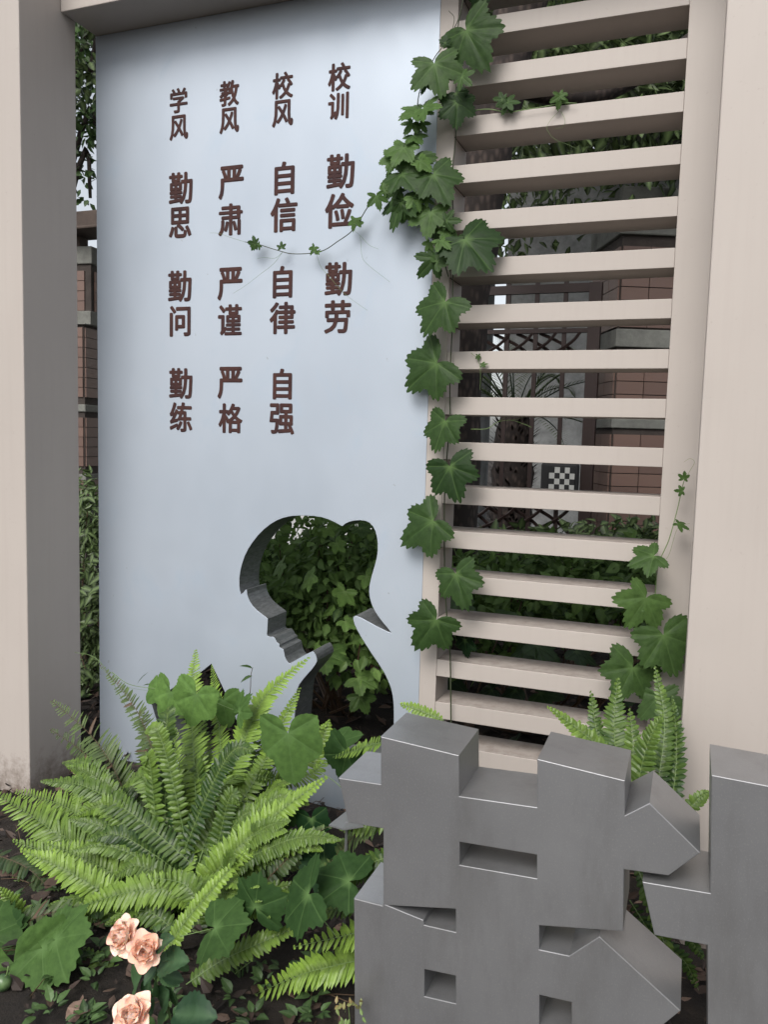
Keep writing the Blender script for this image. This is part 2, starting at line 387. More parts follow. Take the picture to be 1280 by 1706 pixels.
# ================================================================== STEEL CHARACTER SCULPTURES
YS, DS = -1.26, .165
out1 = [(634.6,1227),(765,1258.5),(765.6,1326.5),(895,1345),(896,1264.4),(1042,1300.4),(1042,1358.5),(1083,1337.8),(1167.7,1420.8),(1115,1459),(1040.4,1448.7),(1039,1552),
 (899,1542),(899,1582),(948.6,1592.4),(999.4,1560),(1135,1684),(1088,1722),(1010,1710),(1008,1960),(591,1960),(591,1706),(589.8,1496.7),(637.4,1509),(638.5,1505),(638.9,1380.5),(580.5,1370.6),(564,1296),(634.6,1306.5)]
h1 = [[(766.3,1403),(895,1424.3),(895,1463.5),(766.3,1441)],
      [(646,1508.5),(759.6,1514.5),(759.6,1553),(707,1541),(706,1533)],
      [(707.5,1615),(759.6,1626),(759.6,1672),(707.5,1660)],
      [(899.4,1658),(952.8,1670),(952.8,1722),(899,1710)],
      [(707.5,1745),(759.6,1756),(759.6,1800),(707.5,1788)]]
def steel_part(outline, holes):
    return plate('letter_body', pxz(outline, YS), [pxz(h, YS) for h in holes], YS, DS, M_steel, .0016)
s1 = thing('character_sculpture', (at(800, 1500, YS).x, YS+DS/2, 0), 'chunky grey steel character block with square holes, the whole one in front of the slats', 'sculpture', 'steel character sculptures')
link('letter_body', steel_part(out1, h1), s1)
out2 = [(1186.4,1291),(1280,1309),(1330,1320),(1330,1400),(1420,1418),(1420,1300),(1520,1320),(1520,2000),(1180,2000),(1180,1575),(1091,1558),(1071,1469),(1184,1488)]
s2 = thing('character_sculpture', (at(1300, 1500, YS).x, YS+DS/2, 0), 'chunky grey steel character block cut by the right edge of the view', 'sculpture', 'steel character sculptures')
link('letter_body', steel_part(out2, []), s2)

# a small stainless corner plate poking out of the bed behind the first block
q = [at(548,1374,-.95), at(572,1381,-.95), at(606,1376,-.95), at(585,1345,-.80)]
b = MB(); b.add([(p.x, p.y, p.z) for p in q]+[(p.x, p.y, p.z-.004) for p in q], [(0,1,2,3),(0,4,5,1),(1,5,6,2),(2,6,7,3),(3,7,4,0),(7,6,5,4)])
c_ = (q[0]+q[1]+q[2]+q[3])/4; b.tube([(c_.x, c_.y, c_.z-.002), (c_.x, c_.y, -.05)], .004, 6)
tag(link('steel_bracket', b.mesh('steel_bracket', M_steel)), 'small shiny steel bracket low in the ferns behind the left arm of the sculpture', 'bracket')

# ================================================================== BACKGROUND: FENCE LINE
YFENCE = 3.1
tw, th, gap = .196, .092, .006
tb = MB(); tb.box(0, tw-gap, -.012, 0, 0, th-gap); tile_me = tb.mesh('brick', M_tile)
def tiled_pillar(cx, cy, w, ztop, zbase, bands, rot, label, ov=.0, zvis=0.4, topblock=.2):
    root = thing('brick_pillar', (cx, cy, 0), label, 'pillar', 'tiled fence pillars')
    R = Matrix.Translation((cx, cy, 0)) @ Matrix.Rotation(rot, 4, 'Z')
    c = MB(); c.box(-w/2, w/2, -w/2, w/2, -.1, ztop-.001)
    core = link('core', c.mesh('core', M_grout), root, R)
    bb = MB()
    cap = MB(); cap.box(-w/2-.03, w/2+.03, -w/2-.03, w/2+.03, ztop, ztop+topblock)
    link('cap', cap.mesh('cap', M_conc), root, R, bevel=.01)
    for z0, z1 in bands:
        c = MB(); c.box(-w/2-.016, w/2+.016, -w/2-.016, w/2+.016, z0, z1); link('band', c.mesh('band', M_conc), root, R, bevel=.006)
    nc = int(w/tw+.01); ex = (w-nc*tw)/2
    for face in range(2):
        F = Matrix.Rotation(rad(-90) if face else 0, 4, 'Z')
        F = Matrix.Rotation([0, FACE2][face], 4, 'Z')
        z = zvis
        while z+th <= ztop+.001:
            if not any(z0-.05 < z < z1 for z0, z1 in bands):
                for i in range(nc):
                    jit = random.uniform(-.0015, .0015)
                    o = link('brick', tile_me, root, R @ F @ Matrix.Translation((-w/2+ex+i*tw, -w/2+jit, z)))
            z += th
    return root
def zpx(px, py, Y): return at(px, py, Y).z
FACE2 = rad(-90)   # the side turned to the left
pR = at(1025, 650, YFENCE)
wR = .60; rotR = rad(24)
# corner (front-left) of the right pillar placed at pR
cR = Vector((pR.x, pR.y, 0)) + (Matrix.Rotation(rotR, 3, 'Z') @ Vector((wR/2, wR/2, 0)))
tiled_pillar(cR.x, cR.y, wR, zpx(1025, 392, YFENCE), 0,
   [(zpx(1025, 578, YFENCE), zpx(1025, 548, YFENCE)), (zpx(1025, 713, YFENCE), zpx(1025, 697, YFENCE))], rotR,
   'brown tiled pillar with pale concrete bands seen through the right end of the slats', zvis=.3, topblock=.32)
FACE2 = rad(90)
pL = at(141, 700, 3.3)
wL = .60; rotL = rad(8)
cL = Vector((pL.x, pL.y, 0)) + (Matrix.Rotation(rotL, 3, 'Z') @ Vector((-wL/2, wL/2, 0)))
tiled_pillar(cL.x, cL.y, wL, zpx(141, 541, 3.3), 0,
   [(zpx(141, 686, 3.3), zpx(141, 674, 3.3)), (zpx(141, 800, 3.3), zpx(141, 790, 3.3))], rotL,
   'tiled pillar base seen in the gap beside the left pillar', zvis=.8, topblock=.01)
pT = at(151.5, 500, 3.36)
cT = Vector((pT.x, pT.y, 0)) + (Matrix.Rotation(rotL, 3, 'Z') @ Vector((-.25, .25, 0)))
# narrower upper shaft standing on it
root = thing('brick_shaft', (cT.x, cT.y, 0), 'narrow tiled upper shaft with concrete capital on the pillar in the left gap', 'pillar')
zb, zt_ = zpx(141, 541, 3.3)+.01, zpx(151, 440, 3.36)
R = Matrix.Translation((cT.x, cT.y, 0)) @ Matrix.Rotation(rotL, 4, 'Z')
c = MB(); c.box(-.25, .25, -.25, .25, zb, zt_); link('core', c.mesh('core', M_grout), root, R)
c = MB(); c.box(-.28, .262, -.28, .28, zb-.005, zb+.12); link('plinth', c.mesh('plinth', M_conc), root, R, bevel=.006)
c = MB(); c.box(-.27, .27, -.27, .27, zt_, zt_+.16); link('capital', c.mesh('capital', M_conc), root, R, bevel=.01)
c = MB(); c.box(-.27, .13, -.24, -.1, zt_+.162, at(140, 383, 3.2).z-.003); link('stub', c.mesh('stub', M_cdark), root, R, bevel=.01)  # stub's shade is put into its dark colour
for F in (Matrix.Rotation(0, 4, 'Z'), Matrix.Rotation(rad(90), 4, 'Z')):
    z = zb+.125
    while z+th < zt_+.01:
        for i in range(2): link('brick', tile_me, root, R @ F @ Matrix.Translation((-.25+.05+i*tw, -.25, z)))
        z += th
# dark pergola beam above
a = at(140, 383, 3.2); b_ = at(200, 383, 3.2)
b = MB(); b.box(a.x-1.5, b_.x+.8, 3.2, 3.5, a.z+.03, a.z+.17); b.box(a.x-1.5, b_.x+.8, 3.15, 3.55, a.z, a.z+.028)
tag(link('pergola_beam', b.mesh('pergola_beam', M_cdark), bevel=.01), 'dark weathered concrete beam above the tiled shaft in the left gap', 'beam')

# iron fence
fr = thing('iron_fence', (at(880, 700, YFENCE).x, YFENCE, 0), 'brown iron fence with diamond lattice bands behind the slats', 'fence')
xl, xr = at(640, 700, YFENCE).x, at(985, 700, YFENCE).x
def fx(px): return at(px, 700, YFENCE).x
zr = zpx(900, 480, YFENCE)
def rail(py, h):
    z = zpx(900, py, YFENCE); b = MB(); b.box(xl, xr+.02, YFENCE-.02, YFENCE+.02, z-h/2, z+h/2); link('rail', b.mesh('rail', M_iron), fr)
for py, h in ((482, .06), (552, .03), (603, .03), (838, .03), (893, .035)): rail(py, h)
b = MB(); b.box(xr-.05, xr+.035, YFENCE-.045, YFENCE+.045, -.1, zr+.02); link('gate_post', b.mesh('gate_post', M_iron), fr)
for px in range(652, 975, 47):
    b = MB(); x = fx(px); b.box(x-.015, x+.015, YFENCE-.012, YFENCE+.012, .1, zr+.12)
    b.tube([(x, YFENCE, zr+.12), (x, YFENCE, zr+.15), (x, YFENCE, zr+.24)], [.01, .03, .002], 6)
    link('bar', b.mesh('bar', M_iron), fr)
for (ya, yb) in ((555, 600), (841, 890)):
    za, zb_ = zpx(900, ya, YFENCE), zpx(900, yb, YFENCE); H = za-zb_; nseg = 9; xx = xl; i = 0
    while xx < xr-.05-H*1.45:
        for s in (1, -1):
            pts = []
            for k in range(9):
                u = k/8; bow = math.sin(u*math.pi)*.05
                pts.append((xx+(u if s > 0 else 1-u)*H*1.5+bow, YFENCE-.014*s, zb_+u*H))
            b = MB(); b.tube(pts, .013, 4); link('lattice_bar', b.mesh('lattice_bar', M_iron), fr)
        xx += H*.88
# checkered cloth hanging on the fence
c0, c1 = at(916, 778, YFENCE-.15), at(957, 818, YFENCE-.15); cw = (c1.x-c0.x)/5; chh = (c0.z-c1.z)/4
ck = thing('checkered_cloth', ((c0.x+c1.x)/2, YFENCE-.15, c1.z), 'small black and white checkered cloth hanging on the fence beside the brown post', 'cloth')
for mi, mm, nm in ((0, M_black, 'black_squares'), (1, M_whitec, 'white_squares')):
    b = MB()
    for i in range(5):
        for j in range(4):
            if (i+j) % 2 == mi:
                f = lambda x: YFENCE-.15+.02*math.sin((x-c0.x)*22)
                xa, xb = c0.x+i*cw, c0.x+(i+1)*cw; z1 = c0.z-j*chh; z2 = z1-chh
                b.add([(xa, f(xa), z2), (xb, f(xb), z2), (xb, f(xb), z1), (xa, f(xa), z1), (xa, f(xa)+.01, z2), (xb, f(xb)+.01, z2), (xb, f(xb)+.01, z1), (xa, f(xa)+.01, z1)],
                      [(0,1,2,3),(7,6,5,4),(0,4,5,1),(1,5,6,2),(2,6,7,3),(3,7,4,0)])
    link(nm, b.mesh(nm, mm), ck)
b = MB(); f0, f1 = at(903, 770, YFENCE-.1), at(962, 838, YFENCE-.1); b.box(f0.x, f1.x, YFENCE-.12, YFENCE-.03, f1.z, f0.z)
tag(link('black_bag', b.mesh('black_bag', M_black), bevel=.02), 'black bag hanging on the fence behind the checkered cloth', 'bag')

# building behind
YW = 6.2
bw = thing('building', (0, YW, 0), 'pale grey rendered building wall beyond the iron fence', 'building')
b = MB(); xa, xb = at(835, 700, YW).x, at(1500, 700, YW).x; b.box(xa, xb, YW, YW+.4, -.1, 4.4); link('wall', b.mesh('wall', M_wall), bw)
b = MB(); xa2 = at(772, 700, YW-.3).x; b.box(at(330, 700, YW).x, xa-.55, YW-.1, YW+.3, -.1, 4.2); link('white_wall', b.mesh('white_wall', M_white), bw)
b = MB(); b.box(xa-.55+.01, xa-.22, YW-.32, YW+.4, -.1, 4.4); link('column', b.mesh('column', M_wall), bw)
b = MB(); b.box(xa+1.0, xb+.3, YW-.6, YW+.6, 4.402, 4.6); link('eave', b.mesh('eave', M_conc), bw)

# ================================================================== LEAVES
def leaf_simple(mb, M, L, Wd, tint, curl=.15, fold=.2, seg=3):
    """ovate leaf: local +y length, normal +z"""
    vs, fs, vn = [], [], []
    prof = {3: [(0,.04),(.3,.5),(.65,.38),(1,0)], 2: [(0,.05),(.45,.5),(1,0)], 4: [(0,.03),(.2,.42),(.48,.5),(.78,.26),(1,0)]}[seg]
    for u, h in prof:
        z = -curl*L*u*u
        if h: vs += [(-h*Wd, u*L, z+fold*h*Wd), (0, u*L, z), (h*Wd, u*L, z+fold*h*Wd)]; vn += [0, .5, 0]
        else: vs += [(0, u*L, z)]; vn += [.3]
    k = len(prof)
    for i in range(k-1):
        a = i*3
        if prof[i+1][1]: fs += [(a, a+1, a+4, a+3), (a+1, a+2, a+5, a+4)]
        else: fs += [(a, a+1, a+3), (a+1, a+2, a+3)]
    mb.add([M @ Vector(v) for v in vs], fs, 0, tint, vn)
def orient(p, d, nrm):
    y = Vector(d).normalized(); z = Vector(nrm); z = (z-y*z.dot(y))
    z = z.normalized() if z.length > 1e-4 else y.orthogonal().normalized(); x = y.cross(z)
    M = Matrix((x, y, z)).transposed().to_4x4(); M.translation = p; return M
def rv(): 
    while True:
        v = Vector((random.uniform(-1,1), random.uniform(-1,1), random.uniform(-1,1)))
        if .05 < v.length < 1: return v
def foliage(name, blobs, n, L, ratio, material, root=None, tr=(0, 1), seg=3, up=.6, front=.3, shell=.55):
    """leaves through the volume of several ellipsoids (centre, radii)"""
    mb = MB(); vol = [r[0]*r[1]*r[2] for c, r in blobs]; tot = sum(vol)
    for (c, r), v in zip(blobs, vol):
        for _ in range(int(n*v/tot)):
            d = rv(); d = d.normalized()*(shell+(1-shell)*random.random()**.5)*1.0
            if random.random() < .25: d *= random.random()
            p = Vector(c)+Vector((d.x*r[0], d.y*r[1], d.z*r[2]))
            if p.z < .01: p.z = random.uniform(.01, .1)
            out = Vector((d.x, d.y, d.z*.5)); dr = (rv()*.9+out*.6+Vector((0, 0, -.35))).normalized()
            nr = Vector((0, -front, up))+rv()*.8
            l = L*random.uniform(.55, 1.25)
            t = min(1, max(0, random.gauss((tr[0]+tr[1])/2, (tr[1]-tr[0])/4)))
            leaf_simple(mb, orient(p, dr, nr), l, l*ratio, t, random.uniform(0, .3), random.uniform(.1, .35), seg)
    return link(name, mb.mesh(name, material), root)

def lobed_leaf(seed, lobes, teeth=.05, ntooth=44, sinus=.35, round_=False):
    """leaf blade meshed outward from the petiole joint at the origin, tip at (0,1)"""
    rng = random.Random(seed); NA = 132; rings = [.0, .3, .55, .75, .9, 1.0]
    lob = [(rad(a)+rng.uniform(-.06, .06), l*rng.uniform(.93, 1.07), w_) for a, l, w_ in lobes]
    pts = []
    for i in range(NA+1):
        a = rad(-68)+(rad(316))*i/NA      # leaves a notch at the petiole (-90 deg)
        R_ = 0
        for c, l, w_ in lob:
            d = abs(a-c); R_ = max(R_, l*(1-w_*min(1.6, d/.52)**1.35))
        R_ = max(R_, sinus)
        ph = i/NA*ntooth; tt = abs((ph % 1)-.5)*2
        if round_: tt = 1-abs(math.sin(ph*math.pi))
        R_ *= 1+teeth*(tt-.5)*(1+.5*math.sin(i*1.7+seed))+rng.uniform(-.006, .006)
        pts.append((a, R_))
    e = .12
    for i in range(NA+1):       # close in toward the notch
        u = min(i, NA-i)/NA
        if u < e: pts[i] = (pts[i][0], pts[i][1]*(.42+.58*(u/e)**.6))
    vs, fs, vn = [(0, 0, 0)], [], [1.0]
    cup = rng.uniform(.10, .22); wv = rng.uniform(0, 6)
    for r_ in rings[1:]:
        for a, R_ in pts:
            rr = r_*R_; x, y = rr*math.cos(a), rr*math.sin(a)
            v = 0; dmin = 9
            for c, l, w_ in lob:
                d = abs(a-c)*rr; dmin = min(dmin, d)
            vein = max(0, 1-dmin/.018) if r_ < .97 else 0
            z = -.16*y*y*.8*(1 if y > 0 else .5)-cup*x*x*.9+.035*r_*math.sin(a*2+wv)*R_+.03*r_*math.sin(a*3.3+wv*2)*R_+.022*min(1, dmin/.10)+.006*math.sin(x*31+wv)*math.sin(y*27+wv)
            vs.append((x, y, z)); vn.append(.45*vein)
    M_ = NA+1
    for i in range(NA): fs.append((0, 1+i, 2+i))
    for k in range(len(rings)-2):
        for i in range(NA):
            a = 1+k*M_+i; fs.append((a, a+M_, a+M_+1, a+1))
    return vs, fs, vn
L_VINE = [(90, 1.0, .42), (36, .86, .40), (144, .86, .40), (-22, .66, .36), (202, .66, .36)]
L_DEEP = [(90, 1.0, .60), (35, .84, .58), (145, .84, .58), (-22, .6, .5), (202, .6, .5)]
L_BROAD = [(90, 1.06, .38), (38, .90, .33), (142, .90, .33), (-20, .76, .28), (200, .76, .28)]
L_ROUND = [(90, 1.0, .24), (38, .97, .20), (142, .92, .22), (-20, .88, .2), (200, .92, .2)]
L_HEART = [(90, 1.0, .34), (40, .74, .12), (140, .74, .12), (-25, .70, .12), (205, .70, .12)]
LEAFV = {}
for nm, spec, n_ in (('vine', L_VINE, 3), ('deep', L_DEEP, 3), ('broad', L_BROAD, 3)):
    LEAFV[nm] = [lobed_leaf(i+ord(nm[0]), spec, .13, 34, .30) for i in range(n_)]
LEAFV['round'] = [lobed_leaf(20+i, L_ROUND, .10, 24, .5, False) for i in range(3)]
LEAFV['heart'] = [lobed_leaf(40+i, L_HEART, .04, 40, .4, True) for i in range(2)]
def oval(seed):
    rng = random.Random(seed); vs, fs, vn = [], [], []; K = 16
    for i in range(K+1):
        u = i/K; h = .33*math.sin(math.pi*u**.85)**.8 if 0 < u < 1 else 0
        h += (.022 if i % 2 else -.012) if 0 < i < K else 0; bend = -.12*u*u+.02*math.sin(u*9+seed)
        for q in (-1, -.5, 0, .5, 1):
            vs.append((q*h, u, bend+.35*abs(q)*h+(.012 if abs(q) == .5 and i % 4 < 2 else 0))); vn.append(.6 if q == 0 else 0)
    for i in range(K):
        for j in range(4): a = i*5+j; fs.append((a, a+1, a+6, a+5))
    return vs, fs, vn
LEAFV['oval'] = [oval(1), oval(2), oval(3)]
LM = {}
def leaf_mesh(kind, i, tint, material):
    key = (kind, i, round(tint*6), material.name)
    if key not in LM:
        vs, fs, vn = LEAFV[kind][i]; b = MB(); b.add(vs, fs, 0, round(tint*6)/6, list(vn)); LM[key] = b.mesh('leaf', material, True)
    return LM[key]
def big_leaf(root, kind, a, t, Y, tint, material, dy=0.0, scale=1.0, nrm=None, name='leaf', petiole=None, wx=1.0):
    p = at(a[0], a[1], Y); q = at(t[0], t[1], Y+dy); d = q-p; L = d.length*scale
    nn = Vector(nrm) if nrm else Vector((random.uniform(-.55, .55), -1, random.uniform(-.1, .8)))
    M = orient(p, d, nn) @ Matrix.Diagonal((L*wx, L, L, 1))
    return link(name, leaf_mesh(kind, random.randrange(len(LEAFV[kind])), tint, material), root, M)

# ------------------------------------------------------------------ climbing vine on the left post
YV = -.055
vine = thing('climbing_vine', tuple(at(752, 1200, YV).xy)+(0,), 'climbing vine with lobed leaves running up the post between panel and slats', 'vine')
def stem(root, px, Y, r, material=M_stem, name='stem', n=None, jig=.0):
    pts = [at(x, y, Y if not isinstance(Y, list) else Y[i])+Vector((0, random.uniform(-jig, jig), 0)) for i, (x, y) in enumerate(px)]
    n = n or len(pts)*5; b = MB(); b.tube(spline(pts, n), [r*(1-.35*i/n) for i in range(n)], 6, cap=True); return link(name, b.mesh(name, material, True), root)
stem(vine, [(752,1230),(751,1120),(749,1066),(744,1015),(741,931),(741,825),(746,747),(750,702),(750,635),(752,585),(754,535),(755,442),(756,372),(754,319),(755,273),(759,239),(764,149),(762,109),(763,50),(770,10),(776,-40)], -.022, .0028)
stem(vine, [(747.5,461),(742,442),(735,421),(721,398),(710,360),(699,319),(689,263),(689,239),(694,200),(700,150),(722,100),(742,72),(763,35),(772,0),(780,-50)], -.06, .0024)
stem(vine, [(735,421),(748,440),(752,462)], -.04, .002)
stem(vine, [(742,72),(752,55),(757,30),(748,18)], -.06, .0014)
vl = [ # attach, tip, kind, tint, dy, scale
 ((777,50),(806,102),'broad',.30,-.02,1.05),((742,72),(742,40),'deep',.1,0,.5),
 ((724,106),(733,158),'vine',.50,-.02,1.1),((762,170),(762,207),'broad',.1,-.01,1.1),((700,183),(662,196),'vine',.85,-.05,1.0),((706,180),(738,172),'deep',.8,-.05,.9),
 ((760,155),(775,172),'broad',.15,0,1.0),((712,138),(677,150),'deep',.3,0,.7),((672,246),(655,270),'vine',.85,-.03,1.25),((684,236),(700,246),'broad',.75,0,.9),
 ((690,262),(668,308),'broad',.45,-.02,.95),((669,290),(688,312),'vine',.3,-.03,1.2),((684,285),(672,262),'vine',.2,0,.9),((722,290),(741,320),'broad',.25,-.02,1.35),
 ((627,326),(634,352),'deep',.75,0,1.0),((700,205),(712,222),'deep',.75,0,1.0),((672,330),(650,384),'deep',.25,-.02,1.0),((668,338),(672,374),'deep',.35,.01,.9),((655,300),(642,330),'vine',.6,0,1.1),
 ((718,353),(710,392),'vine',.62,-.03,1.15),((744,368),(772,366),'deep',.3,0,.9),((732,380),(730,408),'broad',.4,0,1.0),
 ((775,399),(818,440),'broad',.22,-.03,1.05),((748,424),(766,438),'vine',.5,0,.7),((724,430),(688,474),'deep',.35,.0,.75),((728,436),(746,422),'broad',.45,0,1.1),
 ((742,503),(702,558),'broad',.30,-.02,.95),((728,605),(668,656),'broad',.28,.0,.86),((742,702),(723,748),'broad',.33,-.02,1.05),
 ((750,777),(764,834),'broad',.22,-.02,1.0),((722,868),(664,908),'broad',.27,.0,.88),((760,956),(774,1007),'broad',.25,-.03,1.05),
 ((727,1033),(693,1082),'broad',.28,-.01,.95),((763,395),(756,424),'vine',.3,0,.9),
]
for i, (a, t, k, ti, dy, sc) in enumerate(vl):
    big_leaf(vine, k, a, t, YV-.02-.014*(i % 3), ti, M_vine, dy, sc)
b_ = big_leaf(vine, 'broad', (775,1066), (777,1094), .05, 0, M_vine, 0, 1.0)
big_leaf(vine, 'broad', (800,-8), (806,20), -.03, .1, M_vine, 0, 1.1)
big_leaf(vine, 'broad', (752,-5), (742,12), .0, .1, M_vine, 0, 1.0)
for a, t in [((655,262),(648,284)),((690,226),(704,240)),((664,318),(652,336)),((700,268),(716,280)),((690,330),(700,352)),((676,352),(668,376)),((708,330),(728,340)),((742,384),(756,398)),((716,404),(706,424)),((735,400),(748,412)),((640,318),(652,308)),((688,205),(676,222)),((745,120),(756,134)),((770,128),(786,140))]:
    big_leaf(vine, random.choice(['deep','vine','broad']), a, t, YV-random.uniform(.02, .07), random.uniform(.55, 1), M_vine, random.uniform(-.03, .02), random.uniform(.8, 1.3))
# petioles
for i, (a, t, k, ti, dy, sc) in enumerate(vl):
    if i % 2 == 0 or i > 26:
        sx = 752 if a[1] > 400 or a[0] > 750 else 695
        sy = a[1]+random.uniform(8, 26)
        if abs(sx-a[0]) < 60:
            stem(vine, [(sx, sy), ((sx+a[0])/2, (sy+a[1])/2-4), a], [-.03, YV-.01, YV-.02], .0018, M_stemg if i % 3 else M_stem, 'petiole')
# runner across the lettering
run = thing('vine_runner', tuple(at(490,423,-.04)), 'thin green vine runner with small leaves crossing in front of the maroon characters', 'vine')
stem(run, [(640,320),(615,342),(590,381),(563,402),(534,419),(490,423),(459,416),(427,406),(408,403)], -.045, .0020, M_stem)
for a, t, k, ti, sc in (((592,366),(588,382),'deep',.9,1.3),((596,372),(602,360),'vine',.8,1.0),((524,412),(516,426),'deep',.6,1.0),((528,420),(538,418),'deep',.6,.9),((469,413),(468,403),'deep',.4,1.2),
                        ((426,406),(411,404),'deep',.4,1.0),((425,408),(414,412),'deep',.5,.9),((432,408),(424,414),'deep',.5,1.0)):
    big_leaf(run, k, a, t, -.05, ti, M_vine, 0, sc)
def tendril(root, px, Y, r=.0006):
    stem(root, px, Y, r, M_stemg, 'tendril', n=len(px)*6)
tendril(run, [(408,403),(385,396),(365,389),(350,388)], -.04)
tendril(run, [(471,420),(455,440),(432,458),(410,475),(388,489)], -.03)
tendril(run, [(528,425),(535,445),(550,462),(575,490),(612,517)], -.03)
tendril(run, [(590,384),(600,395),(603,425),(612,440),(650,470)], -.02)
tendril(run, [(600,392),(615,408),(631,415)], -.02)
tendril(run, [(471,420),(458,430),(440,429),(428,431)], -.03)
# side shoot over the slats
sh = thing('vine_shoot', tuple(at(850,186,-.03)), 'slender vine shoot with two small leaves lying along the third slat', 'vine')
stem(sh, [(762,200),(785,186),(815,182),(845,187),(868,184),(905,178),(940,172),(962,172)], -.02, .0019, M_stemg)
for a, t, ti, sc in (((846,172),(838,188),.35,1.3),((845,170),(866,168),.4,1.1),((838,166),(820,164),.4,1.0),((934,160),(931,182),.75,1.1),((933,160),(947,154),.75,1.0)):
    big_leaf(sh, 'deep', a, t, -.03, ti, M_vine, 0, sc)
tendril(sh, [(932,185),(918,200),(912,215),(925,232),(945,240),(962,248)], -.012)
tendril(sh, [(935,185),(942,200),(938,212),(925,214)], -.012)
sh2 = thing('vine_tip', tuple(at(802,610,-.02)), 'tiny curling vine tip with two buds hanging on the eighth slat', 'vine')
stem(sh2, [(785,588),(795,597),(800,610),(801,630),(800,650)], -.012, .0009, M_stemg)
for a, t in (((797,592),(798,602)),((803,608),(814,605))): big_leaf(sh2, 'deep', a, t, -.014, .7, M_vine, 0, 1.0, wx=.7)
sh3 = thing('pale_shoot', tuple(at(850,702,-.01)), 'pale leafless vine shoot reaching over the slat at eye level', 'vine')
stem(sh3, [(785,715),(812,714),(830,703),(852,700),(872,706),(886,712)], .03, .0013, M_stemg)
stem(sh3, [(830,703),(845,694),(866,688)], .03, .0007, M_stemg); stem(sh3, [(852,700),(870,696),(880,690)], .03, .0007, M_stemg)

# right vine
rvn = thing('climbing_vine', tuple(at(1085, 1200, -.06).xy)+(0,), 'young vine with soft green leaves climbing the right post of the slat screen', 'vine')
stem(rvn, [(1083,1290),(1085,1200),(1082,1150),(1087,1060),(1093,985),(1098,940),(1115,900),(1129,850),(1138,810),(1145,788)], -.06, .0020, M_stemg)
for a, t, k, ti, dy, sc, nr in (((1090,926),(1043,940),'vine',.55,-.02,1.0,(0,-.7,.8)),((1077,996),(1044,1044),'vine',.80,-.03,1.1,None),((1106,1058),(1132,1128),'broad',.55,-.02,.95,None),
    ((1055,1112),(1028,1166),'broad',.5,-.04,1.05,None),((1098,1161),(1110,1222),'vine',.45,-.04,.98,None),((1140,798),(1142,786),'deep',.6,0,1.2,None),((1138,818),(1122,818),'deep',.6,0,.9,None),((1130,872),(1154,884),'deep',.7,0,.9,(0,-.4,1)),((1060,1010),(1036,1030),'vine',.7,0,.8,None)):
    big_leaf(rvn, k, a, t, -.09, ti, M_vine, dy, sc, nr)
tendril(rvn, [(1142,800),(1150,785),(1158,770),(1150,764),(1140,770)], -.06)
tendril(rvn, [(1100,940),(1115,925),(1130,880),(1150,872)], -.06)

# ------------------------------------------------------------------ ferns
def frond(root, px, Y, Wpx, tint, material=M_fern, nrm=(0, -.8, .6), n=34, name='frond', brown=False):
    """px: base->tip photo points, Y: plane per point (or ends)"""
    k = len(px)
    if not isinstance(Y, (list, tuple)): Y = (Y, Y)
    if len(Y) == 2 and k != 2: Y = [Y[0]+(Y[1]-Y[0])*i/(k-1) for i in range(k)]
    pts = [at(x, y, Y[i]) for i, (x, y) in enumerate(px)]
    c = spline(pts, 60); dist = (c[45]-CAM).dot(fwd); Wd = Wpx/FPX*dist*.53
    length = sum((c[i+1]-c[i]).length for i in range(59)); n = max(14, int(length/.0135))
    mb = MB(); mb.tube(c[::3]+[c[-1]], [.0017*(1-.75*i/20) for i in range(21)], 5, 1, tint)
    nn = Vector(nrm)+rv()*.3; tw = random.uniform(-.5, .5)
    for i in range(n):
        u = .06+.93*i/(n-1); f = u*59; j = min(58, int(f)); p = c[j].lerp(c[j+1], f-j); t = (c[j+1]-c[j]).normalized()
        side = (Matrix.Rotation(tw*(u-.3), 3, t) @ t.cross(nn)).normalized(); up = side.cross(t).normalized()
        prof = min(1, .35+u*3.2)*(1-max(0, (u-.55)/.45)**1.6*.9)
        for s in (-1, 1):
            if brown and random.random() < .25: continue
            L = Wd*prof*random.uniform(.86, 1.1); Wp = min(.0165, max(.004, length/n*1.22))*random.uniform(.85, 1.1)*(.5+.5*prof)
            if L < .004: continue
            ang = rad(72-24*u)+random.uniform(-.09, .09)
            d = (side*s*math.sin(ang)+t*math.cos(ang)+up*random.uniform(-.05, .22)-Vector((0, 0, .12))).normalized()
            rot = Matrix.Rotation(random.uniform(-.05, .4)*-s, 3, d)
            nz = rot @ up
            M = orient(p+t*s*.0015, d, nz)
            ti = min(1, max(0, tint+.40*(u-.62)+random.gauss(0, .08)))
            # curved blade: base wide with an ear on the tip-side, pointed end
            cur = -.10*L*random.uniform(.5, 2)
            q = s
            V = [(-.45*Wp, 0, 0), (0, 0, .0006), (.45*Wp, 0, 0),
                 (-.5*Wp, .33*L, -.001), (0, .34*L, .0014), (.5*Wp, .35*L, -.001),
                 (-.40*Wp+q*.02*L, .72*L, cur*.5-.001), (q*.02*L, .73*L, cur*.5+.001), (.40*Wp+q*.02*L, .74*L, cur*.5-.001), (q*.06*L, L, cur)]
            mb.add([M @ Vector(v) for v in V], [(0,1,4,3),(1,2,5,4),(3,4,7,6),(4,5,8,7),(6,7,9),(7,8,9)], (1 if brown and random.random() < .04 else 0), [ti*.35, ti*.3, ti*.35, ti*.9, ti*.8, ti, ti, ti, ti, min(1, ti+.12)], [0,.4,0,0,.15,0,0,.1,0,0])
    return link(name, mb.mesh(name, [material, M_stemg if not brown else M_stemb]), root)

